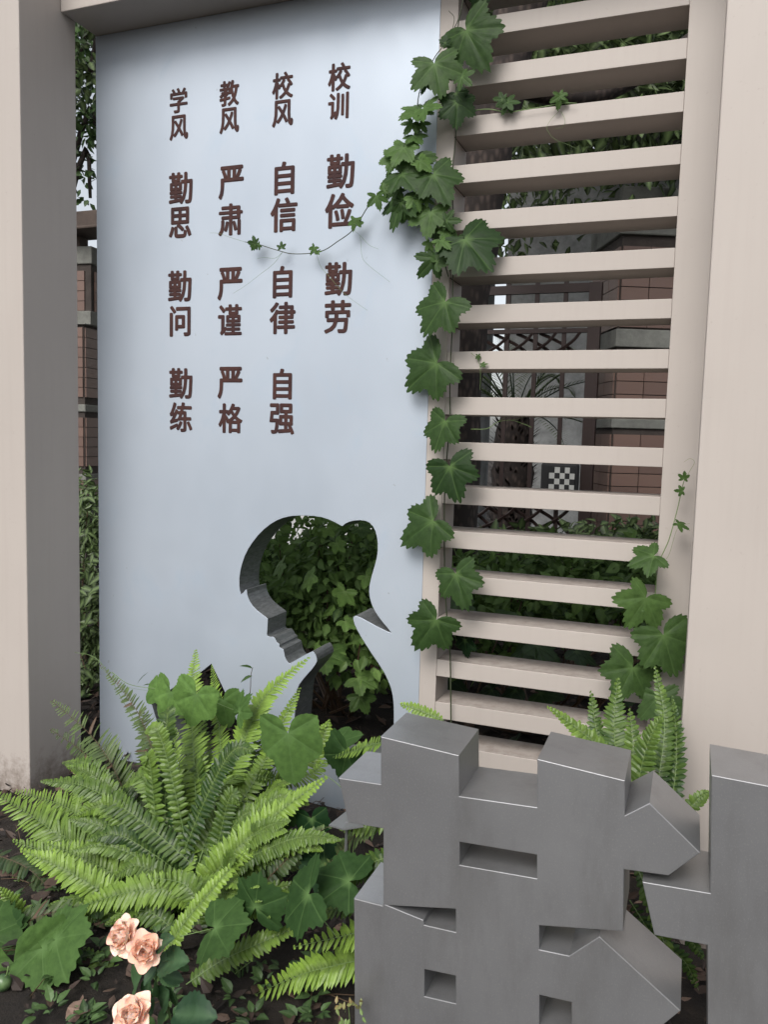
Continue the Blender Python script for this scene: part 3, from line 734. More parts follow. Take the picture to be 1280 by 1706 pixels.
fc = ground_at(300, 1480)
fern = thing('sword_fern', (fc.x, fc.y, 0), 'large bright green sword fern spreading at the foot of the silver panel', 'fern')
YC = fc.y
B = YC
F = [ # back, upright
 ([(330,1400),(322,1250),(318,1170),(326,1082)], (B,-.25), 52, .80, M_fern),
 ([(370,1380),(368,1260),(362,1180),(352,1108)], (B,-.25), 40, .78, M_fern),
 ([(330,1440),(372,1320),(408,1230),(442,1160),(516,1094)], (B,-.35), 66, .85, M_fern),
 ([(360,1400),(430,1290),(462,1220),(500,1145)], (B,-.35), 40, .72, M_fern),
 ([(290,1400),(262,1280),(228,1185),(166,1106)], (B,-.3), 42, .45, M_fern_old),
 ([(250,1440),(212,1330),(160,1235),(84,1166)], (B,-.4), 66, .5, M_fern_old),
 ([(240,1440),(200,1350),(150,1265),(82,1214)], (B,-.4), 56, .35, M_fern_old),
 ([(250,1460),(215,1375),(165,1315),(122,1268)], (B+.1,-.6), 74, .72, M_fern),
 ([(262,1440),(250,1330),(245,1250),(240,1178)], (B,-.3), 52, .45, M_fern_old),
 ([(300,1450),(300,1360),(294,1290),(290,1208)], (B,-.45), 56, .70, M_fern),
 ([(345,1450),(345,1370),(342,1290),(338,1190)], (B,-.35), 54, .35, M_fern),
 ([(228,1480),(242,1420),(275,1350),(308,1290)], (B-.1,-.6), 60, .80, M_fern),
 ([(215,1500),(150,1445),(75,1375),(-15,1318)], (B-.05,-.75), 78, .62, M_fern),
 ([(240,1480),(180,1400),(110,1345),(25,1318)], (B,-.65), 66, .70, M_fern),
 ([(260,1560),(190,1500),(110,1450),(34,1416)], (B-.15,-1.0), 58, .88, M_fern),
 ([(260,1520),(215,1475),(150,1435),(78,1405)], (B-.1,-.85), 70, .78, M_fern),
 ([(340,1500),(270,1482),(190,1492),(104,1524)], (B-.15,-1.05), 62, .78, M_fern),
 ([(285,1530),(310,1430),(350,1345),(402,1258)], (B-.1,-.55), 46, .78, M_fern),
 ([(310,1530),(370,1440),(450,1365),(545,1294)], (B-.1,-.75), 62, .90, M_fern),
 ([(270,1600),(305,1540),(355,1480),(412,1414)], (B-.3,-1.0), 36, .92, M_fern),
 ([(360,1430),(400,1370),(430,1310),(442,1235)], (B,-.4), 68, .25, M_fern),
 ([(360,1480),(395,1400),(402,1340),(398,1270)], (B+.05,-.4), 56, .22, M_fern),
 ([(370,1520),(405,1470),(420,1400),(470,1300)], (B,-.5), 56, .28, M_fern),
 ([(300,1490),(355,1420),(372,1350),(378,1290)], (B,-.5), 60, .42, M_fern),
 ([(200,1450),(170,1400),(120,1370),(60,1355)], (B,-.6), 60, .35, M_fern),
 ([(255,1500),(240,1440),(200,1380),(165,1330)], (B,-.6), 60, .42, M_fern),
 ([(290,1520),(262,1470),(210,1440),(150,1410)], (B,-.7), 54, .3, M_fern),
 ([(330,1480),(320,1380),(330,1310),(352,1250)], (B,-.5), 52, .38, M_fern),
 ([(345,1330),(400,1290),(470,1255),(548,1203)], (B,-.35), 42, .6, M_fern),
 ([(310,1640),(370,1600),(440,1568),(516,1536)], (B-.35,-1.0), 44, .5, M_fern),
 ([(330,1560),(400,1480),(470,1440),(520,1420)], (B-.1,-.6), 50, .3, M_fern),
 ([(320,1620),(325,1560),(345,1500),(390,1450)], (B-.2,-.8), 46, .25, M_fern),
 ([(210,1560),(160,1530),(120,1520),(60,1530)], (B-.1,-.9), 44, .2, M_fern),
 ([(420,1290),(470,1300),(520,1290),(560,1250)], (B,-.4), 34, .5, M_fern),
 ([(410,1500),(460,1450),(510,1400),(560,1370)], (B-.1,-.8), 40, .3, M_fern_old),
]
F += [
 ([(230,1500),(160,1430),(100,1390),(30,1370)], (B-.05,-.75), 66, .48, M_fern),
 ([(235,1470),(190,1380),(150,1330),(100,1300)], (B,-.6), 60, .55, M_fern),
 ([(280,1440),(268,1360),(262,1300),(262,1240)], (B,-.5), 50, .5, M_fern),
 ([(262,1450),(230,1370),(205,1300),(190,1240)], (B,-.5), 56, .38, M_fern),
 ([(315,1450),(318,1380),(312,1310),(318,1240)], (B,-.45), 50, .55, M_fern),
 ([(370,1450),(392,1370),(420,1290),(440,1180)], (B,-.4), 50, .5, M_fern),
 ([(300,1540),(340,1460),(400,1400),(455,1350)], (B-.1,-.65), 54, .55, M_fern),
 ([(330,1520),(380,1420),(430,1340),(500,1290)], (B,-.5), 54, .45, M_fern),
 ([(250,1520),(170,1470),(100,1430),(20,1400)], (B-.05,-.85), 56, .42, M_fern),
 ([(350,1540),(330,1500),(300,1470),(230,1460)], (B-.2,-.95), 50, .5, M_fern),
 ([(300,1560),(250,1520),(190,1520),(140,1545)], (B-.2,-1.0), 46, .35, M_fern),
 ([(330,1500),(360,1440),(380,1400),(410,1330)], (B-.1,-.7), 50, .72, M_fern),
 ([(345,1580),(400,1520),(440,1490),(500,1470)], (B-.2,-.85), 46, .2, M_fern),
 ([(310,1500),(285,1420),(282,1350),(300,1270)], (B-.05,-.6), 50, .6, M_fern),
]
for px, Y, wd, ti, mt in F:
    frond(fern, px, Y, wd, ti, mt, nrm=(random.uniform(-.25, .25), -.75, .6), brown=mt is M_fern_old)
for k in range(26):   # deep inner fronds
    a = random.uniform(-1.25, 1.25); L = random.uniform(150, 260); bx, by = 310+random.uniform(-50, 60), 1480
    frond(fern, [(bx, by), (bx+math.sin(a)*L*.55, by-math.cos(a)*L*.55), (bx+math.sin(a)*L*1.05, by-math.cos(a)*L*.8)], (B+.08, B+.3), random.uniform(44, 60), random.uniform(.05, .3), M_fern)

for k in range(30):   # slender arching fronds filling the clump
    a = rad(-68+132*(k+random.uniform(-.4, .4))/29); L = random.uniform(170, 330)*(1.0 if a < .3 else .85); bx, by = 305+random.uniform(-45, 55), 1490+random.uniform(-20, 30)
    sx, cy_ = math.sin(a), math.cos(a); ye = B+(.35 if cy_ > .7 else .05)*random.random()-.28*(1-cy_)
    p1 = (bx+sx*L*.45, by-cy_*L*.55); p2 = (bx+sx*L*.82, by-cy_*L*.88); p3 = (bx+sx*L*1.12, by-cy_*L*.98+random.uniform(0, 40))
    frond(fern, [(bx, by), p1, p2, p3], (B, ye), random.uniform(34, 48), random.uniform(.0, .55), M_fern, nrm=(random.uniform(-.3, .3), -.75, .6))
for k in range(12):   # short young fronds round the crown, low over the soil
    a = random.uniform(-2.2, 2.2); L = random.uniform(90, 170); bx, by = 310+random.uniform(-60, 70), 1520
    frond(fern, [(bx, by), (bx+math.sin(a)*L*.6, by-math.cos(a)*L*.5-20), (bx+math.sin(a)*L*1.15, by-math.cos(a)*L*.7)], (B-.05, B-.3), random.uniform(34, 46), random.uniform(.2, .6), M_fern)

# fern by the steel block
f2 = thing('sword_fern', tuple(ground_at(640, 1640).xy)+(0,), 'fern with fresh yellow green fronds reaching left from behind the steel block', 'fern')
for px, Y, wd, ti, mt in [
 ([(700,1500),(640,1540),(590,1555),(488,1578)], (-1.0,-1.02), 66, .95, M_fern),
 ([(700,1580),(640,1592),(560,1608),(480,1632),(336,1700)], (-.95,-1.08), 70, .92, M_fern),
 ([(660,1480),(610,1500),(570,1510),(530,1522)], (-.9,-.95), 50, .3, M_fern),
 ([(680,1370),(640,1365),(600,1385),(565,1420),(530,1460)], (-.9,-.85), 60, .45, M_fern_old),
 ([(690,1330),(650,1360),(610,1370),(568,1382)], (-.85,-.9), 52, .55, M_fern),
 ([(700,1420),(640,1430),(600,1450),(560,1500)], (-.9,-.95), 50, .2, M_fern),
 ([(650,1235),(620,1240),(590,1250),(555,1262)], (-.7,-.6), 34, .7, M_fern),
 ([(600,1700),(560,1690),(500,1650),(430,1620)], (-.8,-.85), 50, .1, M_fern),
 ([(740,1200),(715,1190),(690,1180),(664,1172)], (-.3,-.3), 24, .85, M_fern),
 ([(520,1290),(528,1255),(540,1225),(548,1200)], (-.4,-.35), 32, .7, M_fern)]:
    frond(f2, px, Y, wd, ti, mt, nrm=(random.uniform(-.2, .2), -.6, .8), brown=mt is M_fern_old)
f3 = thing('sword_fern', tuple(at(1085, 1400, -.75).xy)+(0,), 'dark fern growing behind the steel blocks against the right pillar', 'fern')
for px, Y, wd, ti, mt in [
 ([(1050,1400),(1040,1300),(1005,1250),(960,1212),(912,1176)], (-.7,-.75), 44, .85, M_fern),
 ([(1040,1400),(1030,1280),(1024,1210),(1030,1130)], (-.7,-.5), 60, .35, M_fern),
 ([(1040,1400),(1012,1290),(995,1220),(985,1150)], (-.7,-.5), 44, .2, M_fern),
 ([(1080,1420),(1098,1300),(1108,1200),(1092,1110)], (-.7,-.5), 46, .35, M_fern),
 ([(1090,1420),(1122,1320),(1128,1230),(1120,1160)], (-.7,-.5), 44, .15, M_fern),
 ([(1060,1400),(1062,1320),(1080,1240),(1104,1190)], (-.75,-.75), 56, .5, M_fern),
 ([(1070,1400),(1050,1320),(1056,1250),(1050,1180)], (-.75,-.65), 50, .4, M_fern),
 ([(1060,1440),(1085,1500),(1110,1580),(1130,1642)], (-.85,-.98), 42, .6, M_fern),
 ([(1100,1400),(1140,1360),(1165,1330),(1186,1318)], (-.75,-.7), 34, .6, M_fern),
 ([(1050,1500),(1090,1560),(1140,1600),(1165,1650)], (-.8,-.8), 40, .1, M_fern),
 ([(1090,1440),(1130,1500),(1150,1560),(1175,1600)], (-.7,-.7), 40, .05, M_fern)]:
    frond(f3, px, Y, wd*.82, ti*.6, mt, nrm=(random.uniform(-.2, .2), -.8, .5))
f4 = thing('sword_fern', tuple(ground_at(60, 1560).xy)+(0,), 'sparse old dark fern drooping at the left edge above the large gourd leaf', 'fern')
for px, Y, wd, ti, mt in [
 ([(-40,1580),(20,1550),(70,1525),(140,1510)], (-1.15,-1.1), 70, .35, M_fern_old),
 ([(-30,1480),(20,1480),(60,1470),(110,1480)], (-.9,-.9), 50, .2, M_fern_old),
 ([(-30,1420),(10,1430),(50,1450),(90,1490)], (-.9,-.9), 46, .2, M_fern_old),
 ([(100,1580),(140,1590),(180,1610),(215,1650)], (-1.1,-1.12), 60, .45, M_fern_old),
 ([(90,1560),(130,1560),(170,1565),(205,1590)], (-1.05,-1.05), 50, .3, M_fern_old),
 ([(60,1620),(50,1580),(30,1520),(0,1480)], (-1.0,-1.1), 50, .5, M_fern),
 ([(110,1600),(90,1550),(60,1500),(20,1460)], (-.95,-.9), 46, .35, M_fern),
 ([(150,1640),(160,1600),(170,1570),(150,1540)], (-1.0,-1.0), 44, .4, M_fern),
 ([(190,1700),(185,1650),(170,1610),(140,1580)], (-1.15,-1.15), 46, .3, M_fern),
 ([(290,1700),(320,1650),(345,1600),(365,1570)], (-1.0,-1.0), 50, .12, M_fern),
 ([(420,1600),(370,1640),(330,1680),(300,1720)], (-1.0,-1.05), 44, .2, M_fern)]:
    frond(f4, px, Y, wd, ti, mt, nrm=(random.uniform(-.2, .2), -.5, .9), brown=mt is M_fern_old)

# ------------------------------------------------------------------ broad gourd leaves in the bed
gv = thing('gourd_vine', tuple(ground_at(430, 1640).xy)+(0,), 'trailing gourd vine with broad round leaves among the ferns', 'vine')
for a, t, k, ti, Y, sc, nr in [
 ((480,1222),(487,1306),'heart',.60,-.78,1.0,(0,-.8,.6)),((284,1153),(272,1198),'heart',.95,-.55,1.15,(0,-.9,.4)),((327,1157),(313,1212),'heart',.95,-.6,1.05,(.1,-.9,.4)),
 ((372,1166),(378,1208),'heart',.6,-.5,1.1,(0,-.8,.6)),((262,1148),(243,1170),'heart',.9,-.5,1.0,(0,-.9,.4)),
 ((358,1546),(408,1532),'round',.30,-1.1,1.05,(0,-.5,.85)),((426,1512),(432,1450),'round',.22,-1.05,.95,(0,-.5,.85)),((514,1490),(464,1531),'round',.18,-1.1,.95,(0,-.5,.85)),
 ((582,1468),(522,1452),'round',.15,-1.0,.95,(0,-.5,.85)),((519,1364),(527,1407),'heart',.05,-.75,1.05,(0,-.8,.6)),((578,1255),(560,1310),'round',.1,-.6,.9,(0,-.7,.7)),
 ((560,1240),(600,1222),'heart',.3,-.45,1.0,(0,-.5,.8)),((470,1340),(440,1380),'round',.1,-.7,1.0,(0,-.6,.8)),((398,1186),(415,1160),'vine',.5,-.55,1.2,(0,-.6,.8)),((540,1440),(500,1410),'round',.08,-.8,1.0,(0,-.6,.8))]:
    big_leaf(gv, k, a, t, Y, ti, M_gourd, 0, sc, nr)
for px, Y in (([(300,1560),(358,1546)], -1.08), ([(400,1600),(415,1550),(426,1512)], -1.03), ([(560,1560),(530,1520),(514,1490)], -1.08), ([(600,1520),(590,1490),(582,1468)], -.98),
              ([(260,1150),(284,1153),(327,1157),(370,1175),(398,1186)], -.53), ([(500,1420),(515,1390),(519,1364)], -.74), ([(470,1300),(478,1250),(480,1222)], -.76), ([(186,1120),(215,1140),(262,1148)], -.5),
              ([(600,1380),(575,1320),(540,1290),(520,1282)], -.7)):
    stem(gv, px, Y, .0014, M_stemg)
gl = thing('gourd_plant', tuple(ground_at(20, 1690).xy)+(0,), 'very large gourd leaves filling the lower left corner beside a small green gourd', 'plant')
for a, t, k, ti, Y, sc, nr in [((22,1604),(48,1712),'round',.62,-1.25,1.05,(.1,-.55,.8)),((92,1566),(136,1556),'round',.50,-1.2,1.3,(0,-.55,.8)),((70,1580),(140,1600),'round',.55,-1.22,.8,(0,-.45,.9)),
                               ((-20,1560),(20,1580),'round',.35,-1.2,1.4,(0,-.5,.8)),((5,1560),(30,1530),'round',.2,-1.15,1.2,(0,-.6,.7))]:
    big_leaf(gl, k, a, t, Y, ti, M_gourd, 0, sc, nr)
def ellipsoid(c, r, nu=20, nv=12, ribs=0):
    b = MB(); vs = []; 
    for j in range(nv+1):
        ph = math.pi*j/nv
        for i in range(nu):
            th_ = 2*math.pi*i/nu; q = 1+(.04*math.cos(ribs*th_) if ribs else 0)
            vs.append((c[0]+r[0]*q*math.sin(ph)*math.cos(th_), c[1]+r[1]*q*math.sin(ph)*math.sin(th_), c[2]+r[2]*math.cos(ph)))
    b.add(vs, [(j*nu+i, j*nu+(i+1) % nu, (j+1)*nu+(i+1) % nu, (j+1)*nu+i) for j in range(nv) for i in range(nu)]); return b
p = at(4, 1637, -1.32); q = ellipsoid(p, (.022, .02, .021), ribs=8)
gd = thing('small_gourd', p, 'small dark striped green gourd at the left edge on the large leaf', 'fruit')
link('fruit_body', q.mesh('fruit_body', M_fruit, True), gd)
b = MB(); b.tube(spline([p+Vector((.008, 0, .018)), p+Vector((.018, -.004, .03)), p+Vector((.02, 0, .05))], 8), .0018); link('stalk', b.mesh('stalk', M_stemg, True), gd)

gc = thing('ground_weeds', tuple(ground_at(430, 1690).xy)+(0,), 'low leafy weeds scattered over the dark soil at the bottom of the bed', 'weeds')
mb = MB()
for _ in range(46):
    x, y = random.choice([(random.uniform(240, 580), random.uniform(1560, 1720)), (random.uniform(0, 260), random.uniform(1440, 1600)), (random.uniform(60, 200), random.uniform(1600, 1720))])
    c = ground_at(x, y); c.z = gz(c.x, c.y)
    for k in range(random.randint(4, 8)):
        a = random.uniform(0, 6.28); d = Vector((math.cos(a), math.sin(a), random.uniform(.2, 1))); l = random.uniform(.018, .045)
        leaf_simple(mb, orient(c+d*.012, d, (0, -.3, 1)), l, l*.5, random.random(), .3, .25, 4)
tag(link('foliage', mb.mesh('foliage', M_hedge), gc), kind='stuff')

# ------------------------------------------------------------------ roses
YR = -1.42
rb = thing('rose_bush', tuple(at(270, 1750, YR).xy)+(0,), 'low rose bush with peach flowers in front of the ferns', 'rose bush')
def petal(mb, M, L, Wd, cup, tint):
    nu, nv = 6, 5; vs = []; ts = []
    for j in range(nv+1):
        v = j/nv; wv_ = Wd*math.sin(math.pi*min(1, .14+.66*v))**.75
        for i in range(nu+1):
            u = -1+2*i/nu
            x = u*wv_*.5; y = L*v*(1-.24*u*u*v); z = cup*L*(v*v*.9+.55*u*u*v)-.30*L*max(0, v-.6)*(1+.5*math.sin(u*3+L*900))
            vs.append(M @ Vector((x, y, z))); ts.append(min(1, max(0, tint*(.55+.6*v))))
    mb.add(vs, [(j*(nu+1)+i, j*(nu+1)+i+1, (j+1)*(nu+1)+i+1, (j+1)*(nu+1)+i) for j in range(nv) for i in range(nu)], 0, ts)
def rose(cx, cy, rpx, axis, Y, tint, lab):
    c = at(cx, cy, Y); R_ = rpx/FPX*(c-CAM).dot(fwd)
    ax = Vector(axis).normalized(); Q = ax.to_track_quat('Z', 'Y').to_matrix()
    fl = MB(); fl.tube([c-ax*R_*.45, c-ax*R_*.1], [R_*.12, R_*.25], 8)
    flo = link('flower', fl.mesh('flower', M_stemg, True), rb); flo['label'] = lab
    for ring, (n_, tilt, ln, cup) in enumerate([(7, 12, 1.02, .20), (7, 34, .90, .38), (6, 52, .72, .55), (5, 68, .52, .65), (4, 80, .36, .7)]):
        off = random.random()*6
        for i in range(n_):
            a = off+2*math.pi*i/n_+random.uniform(-.2, .2); tl = rad(tilt+random.uniform(-9, 9))
            dr = Q @ Vector((math.cos(a)*math.cos(tl), math.sin(a)*math.cos(tl), math.sin(tl)))
            nr = Q @ Vector((-math.cos(a)*math.sin(tl), -math.sin(a)*math.sin(tl), math.cos(tl)))
            mb = MB(); L = R_*ln*random.uniform(.88, 1.12)
            petal(mb, orient(c-ax*R_*.15+dr*R_*.03, dr, nr), L, L*random.uniform(.85, 1.1), cup*random.uniform(.7, 1.2), min(1, tint+random.uniform(-.2, .2)-.02*ring))
            o = bpy.data.objects.new('petal', mb.mesh('petal', M_petal, True)); COL.objects.link(o); o.parent = flo
            o.matrix_parent_inverse = Matrix.Identity(4); 
    return c
PET = []
rc1 = rose(207, 1560, 34, (-.2, -.85, .55), YR+.02, .95, 'pale peach flower at the back, fully open')
rc2 = rose(243, 1583, 33, (.35, -.85, .45), YR-.02, .62, 'pinker flower overlapping the pale one')
rc3 = rose(222, 1692, 37, (-.1, -.7, .7), YR-.05, .9, 'lowest peach flower at the bottom edge')
stem(rb, [(300,1790),(285,1700),(272,1640),(268,1605),(250,1590)], YR+.03, .0022, M_stemg)
stem(rb, [(285,1700),(262,1640),(235,1600),(212,1570)], YR+.04, .0018, M_stemg)
stem(rb, [(300,1790),(260,1740),(226,1700)], YR+.0, .0018, M_stemg)
for a, t in [((265,1600),(290,1588)),((266,1608),(305,1598)),((262,1612),(238,1640)),((262,1615),(258,1655)),((268,1620),(296,1640)),((270,1625),(305,1632)),((240,1618),(215,1650)),((250,1630),(240,1665)),
             ((285,1640),(300,1690)),((282,1650),(262,1680)),((288,1680),(320,1700)),((290,1690),(350,1690)),((290,1690),(340,1712)),((280,1690),(258,1712)),((300,1600),(312,1620)),((262,1580),(284,1562)),((240,1650),(250,1690)),((310,1690),(345,1720))]:
    big_leaf(rb, 'oval', a, t, YR+random.uniform(-.01, .02), random.random(), M_rosel, random.uniform(-.03, .03), 1.05, (random.uniform(-.4, .4), -.6, .8))
# small red-tipped seedling beside the block
sp = thing('seedling', tuple(at(585, 1720, -1.3).xy)+(0,), 'tiny green seedling with reddish tips at the lower left corner of the steel block', 'plant')
M_redtip = leafmat('red_tipped_leaf', (.10,.16,.04), (.42,.16,.10), .5, .3)
for k in range(22):
    x, y = random.uniform(560, 605), random.uniform(1665, 1712); p = at(x, y, -1.3+random.uniform(-.03, .03))
    mb = MB(); leaf_simple(mb, orient(p, rv()+Vector((0, 0, .5)), (0, -1, .4)), .016, .008, max(0, min(1, (1695-y)/40+random.uniform(-.3, .2))), .1, .2, 3); link('leaf', mb.mesh('leaf', M_redtip), sp)
stem(sp, [(585,1730),(583,1700),(580,1672)], -1.3, .001, M_stemg)
# dry stalk with two leaves by the panel
dk = thing('dry_sprig', tuple(at(412,1240,-.2).xy)+(0,), 'thin brown sprig with two small curled leaves standing before the panel', 'plant')
stem(dk, [(412,1240),(412,1190),(417,1150),(418,1125),(421,1112)], -.2, .0016, M_stemb)
for a, t in (((421,1114),(401,1106)),((420,1126),(400,1134))):
    p, q = at(*a, -.2), at(*t, -.24); mb = MB(); leaf_simple(mb, orient(p, q-p, (0, -.5, 1)), (q-p).length, .018, .3, .2, .5, 4); link('leaf', mb.mesh('leaf', M_vine), dk)
# thin runner tip top left of fern
tp = thing('vine_tip', tuple(at(160,1105,-.25).xy)+(0,), 'wiry vine tip poking out in front of the left gap', 'vine')
stem(tp, [(240,1230),(200,1160),(172,1110),(150,1092),(124,1087)], -.27, .0012, M_stemg)
tendril(tp, [(160,1100),(156,1085),(158,1078)], -.27); tendril(tp, [(165,1110),(200,1140),(240,1150),(266,1152)], -.27)
for a, t in (((228,1140),(241,1117)),((238,1142),(256,1136))):
    p, q = at(*a, -.25), at(*t, -.26); mb = MB(); leaf_simple(mb, orient(p, q-p, (0, -.5, 1)), (q-p).length, .008, .2, .2, .3, 3); link('leaf', mb.mesh('leaf', M_vine), tp)

# ================================================================== LEAF LITTER
mb = MB()
def litter(n, x0, x1, y0, y1, L0, L1):
    for _ in range(n):
        x, y = random.uniform(x0, x1), random.uniform(y0, y1); L = random.uniform(L0, L1); a = random.uniform(0, 6.28)
        M = orient(Vector((x, y, gz(x, y)-.012+random.uniform(0, .02))), (math.cos(a), math.sin(a), random.uniform(-.2, .3)), (random.uniform(-.5,.5), random.uniform(-.5,.5), 1))
        leaf_simple(mb, M, L, L*random.uniform(.35, .6), random.random()**1.3, random.uniform(-.4, .4), random.uniform(-.4, .6), 3)
litter(5000, -1.6, 2.6, -1.9, .6, .02, .06); litter(2500, -1, 3, .2, 2.6, .03, .09)
tag(link('leaf_litter', mb.mesh('leaf_litter', M_litter)), kind='stuff')
tw = MB()
for _ in range(500):
    x, y = random.uniform(-1, 2.4), random.uniform(-1.8, 1.2); a = random.uniform(0, 6.28); L = random.uniform(.04, .16); z = gz(x, y)+.002
    tw.tube([(x, y, z), (x+math.cos(a)*L*.5, y+math.sin(a)*L*.5, z+random.uniform(0, .015)), (x+math.cos(a)*L, y+math.sin(a)*L, z)], .0014, 4)
tag(link('twigs', tw.mesh('twigs', M_stemb)), kind='stuff')
for i, (px, py, L, ti, lab) in enumerate([(148,1678,.06,.85,'broad pale brown dead leaf on the soil beside the lowest rose'),(112,1694,.05,.95,'pinkish dead leaf on the soil at the bottom edge'),(128,1706,.05,1.0,'grey brown dead leaf lying just below the rose leaves'),
      (75,1480,.07,.8,'flat mauve brown dead leaf under the ferns at left'),(52,1500,.06,.55,'curled dead leaf under the old fern'),(40,1455,.05,.9,'small tan dead leaf at left under the long fronds')]):
    p = ground_at(px, py, .01); p.z = gz(p.x, p.y)+.008; a = random.uniform(0, 6)
    b = MB(); leaf_simple(b, orient(p, (math.cos(a), math.sin(a), .05), (0, -.2, 1)), L, L*.7, ti, -.15, .2, 4)
    tag(link('dead_leaf', b.mesh('dead_leaf', M_litter)), lab, 'dead leaf', 'fallen leaves on the soil')

# ================================================================== PLANTS BEHIND
def shrub(name, label, cat, px, py, Y, blobs, n, L, ratio, material, tr, seg=3, group=None, **k):
    c = at(px, py, Y); root = thing(name, (c.x, c.y, 0), label, cat, group)
    bl = []
    for (bx, by, bY, rx, ry, rz) in blobs:
        q = at(bx, by, bY); bl.append(((q.x, q.y, q.z), (rx, ry, rz)))
    o = foliage('foliage', bl, n, L, ratio, material, root, tr, seg, **k); tag(o, kind='stuff')
    b = MB()
    for (q, r) in bl[:12]:
        for _ in range(3):
            x, y = q[0]+random.uniform(-.3, .3)*r[0], q[1]+random.uniform(-.3, .3)*r[1]
            b.tube(spline([(c.x+random.uniform(-.1, .1), c.y, -.03), (x, y, q[2]*.5), (x+random.uniform(-.1, .1), y, q[2]+r[2]*.6)], 6), [.008, .007, .006, .005, .004, .003], 5)
    link('stem', b.mesh('stem', M_stemb), root); return root
# seen through the head cut-out
s_ = shrub('leafy_shrub', 'green leafy shrub seen through the cut-out head', 'shrub', 560, 1050, .9,
  [(540,960,.8,.42,.3,.26),(480,1000,.7,.25,.25,.22),(600,930,.9,.3,.3,.25),(610,1080,.6,.25,.2,.2),(520,910,1.2,.5,.3,.2),(560,1010,.7,.3,.25,.18)], 3400, .062, .6, M_shrub, (.0, 1.1), 4)
for a, t, ti in [((560,905),(580,925),.8),((610,960),(632,985),.6),((640,1000),(612,1012),.7),((520,960),(492,985),.8),((575,985),(560,1020),.6),((540,1090),(600,1110),.35),((596,1130),(640,1150),.45),((600,1160),(618,1200),.4),((470,940),(448,965),.7),((575,1035),(600,1052),.7),((530,1075),(518,1090),.95),((600,880),(630,890),.4),((545,880),(560,900),.8)]:
    big_leaf(s_, 'vine', a, t, .42, ti, M_shrub, 0, .8, (random.uniform(-.4,.4), -.5, .9))
shrub('leafy_shrub', 'low leafy ground plants behind the lower slats', 'shrub', 920, 1000, 1.1,
  [(800,985,1.0,.4,.3,.18),(900,960,1.3,.5,.3,.22),(1000,960,1.3,.45,.3,.2),(1080,960,1.2,.3,.3,.2),(850,1010,.7,.4,.2,.15),(960,1010,.7,.4,.2,.15),(1050,1020,.7,.3,.2,.15),(780,1080,.5,.2,.2,.12),(1150,980,1.2,.4,.3,.2)], 3800, .07, .6, M_shrub, (.0, 1.0), 4)
gp = thing('ground_creeper', tuple(at(900,1120,.5).xy)+(0,), 'large dark creeper leaves close behind the bottom slats', 'plant')
for a, t, ti in [((895,1075),(930,1095),.5),((880,1080),(850,1096),.45),((835,1030),(870,1040),.6),((760,1000),(790,1020),.6),((860,1150),(830,1165),.2),((900,1155),(935,1160),.3),((1000,1140),(1030,1150),.3),((820,1150),(790,1160),.2),((960,1085),(990,1100),.3),((1010,1075),(1040,1080),.3),((1060,1150),(1030,1165),.25),((745,1130),(775,1150),.2),((950,1230),(920,1240),.2),((860,1235),(840,1245),.2)]:
    big_leaf(gp, 'broad', a, t, .38, ti, M_hedge, 0, 1.2, (random.uniform(-.3,.3), -.35, 1))
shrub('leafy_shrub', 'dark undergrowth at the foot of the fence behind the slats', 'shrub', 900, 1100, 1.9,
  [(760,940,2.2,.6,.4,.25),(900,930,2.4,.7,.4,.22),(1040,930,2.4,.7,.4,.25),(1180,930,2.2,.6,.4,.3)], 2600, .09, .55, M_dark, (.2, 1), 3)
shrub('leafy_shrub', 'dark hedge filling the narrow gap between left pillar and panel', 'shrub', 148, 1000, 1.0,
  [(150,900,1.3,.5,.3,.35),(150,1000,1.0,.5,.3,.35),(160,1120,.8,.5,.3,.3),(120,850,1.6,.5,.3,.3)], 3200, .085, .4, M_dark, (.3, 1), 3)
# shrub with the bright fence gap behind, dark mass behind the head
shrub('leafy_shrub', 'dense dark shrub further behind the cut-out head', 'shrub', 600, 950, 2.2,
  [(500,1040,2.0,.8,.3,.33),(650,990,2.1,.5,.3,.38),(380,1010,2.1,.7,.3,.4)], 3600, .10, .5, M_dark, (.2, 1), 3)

# palm behind the fence
pc = at(858, 700, 4.0)
pm = thing('cycad_palm', (pc.x, pc.y, 0), 'dark palm with feathery fronds behind the iron fence', 'palm')
b = MB(); zt2 = at(858, 695, 4.0).z; zs = [i/14 for i in range(15)]
b.tube([(pc.x, pc.y, zt2*u) for u in zs], [.17+.02*math.sin(i*2.1)-(.03 if i > 12 else 0) for i in range(15)], 14)
link('trunk', b.mesh('trunk', M_bark, True), pm)
sc_ = MB()
for _ in range(420):
    a = random.uniform(0, 6.28); z = random.uniform(.1, zt2); d = Vector((math.cos(a), math.sin(a), .8))
    leaf_simple(sc_, orient(Vector((pc.x+math.cos(a)*.16, pc.y+math.sin(a)*.16, z)), d, (0, 0, 1)), .09, .025, random.random()*.4, 0, .2, 2)
tag(link('trunk_scale', sc_.mesh('trunk_scale', M_litter), pm), kind='stuff')
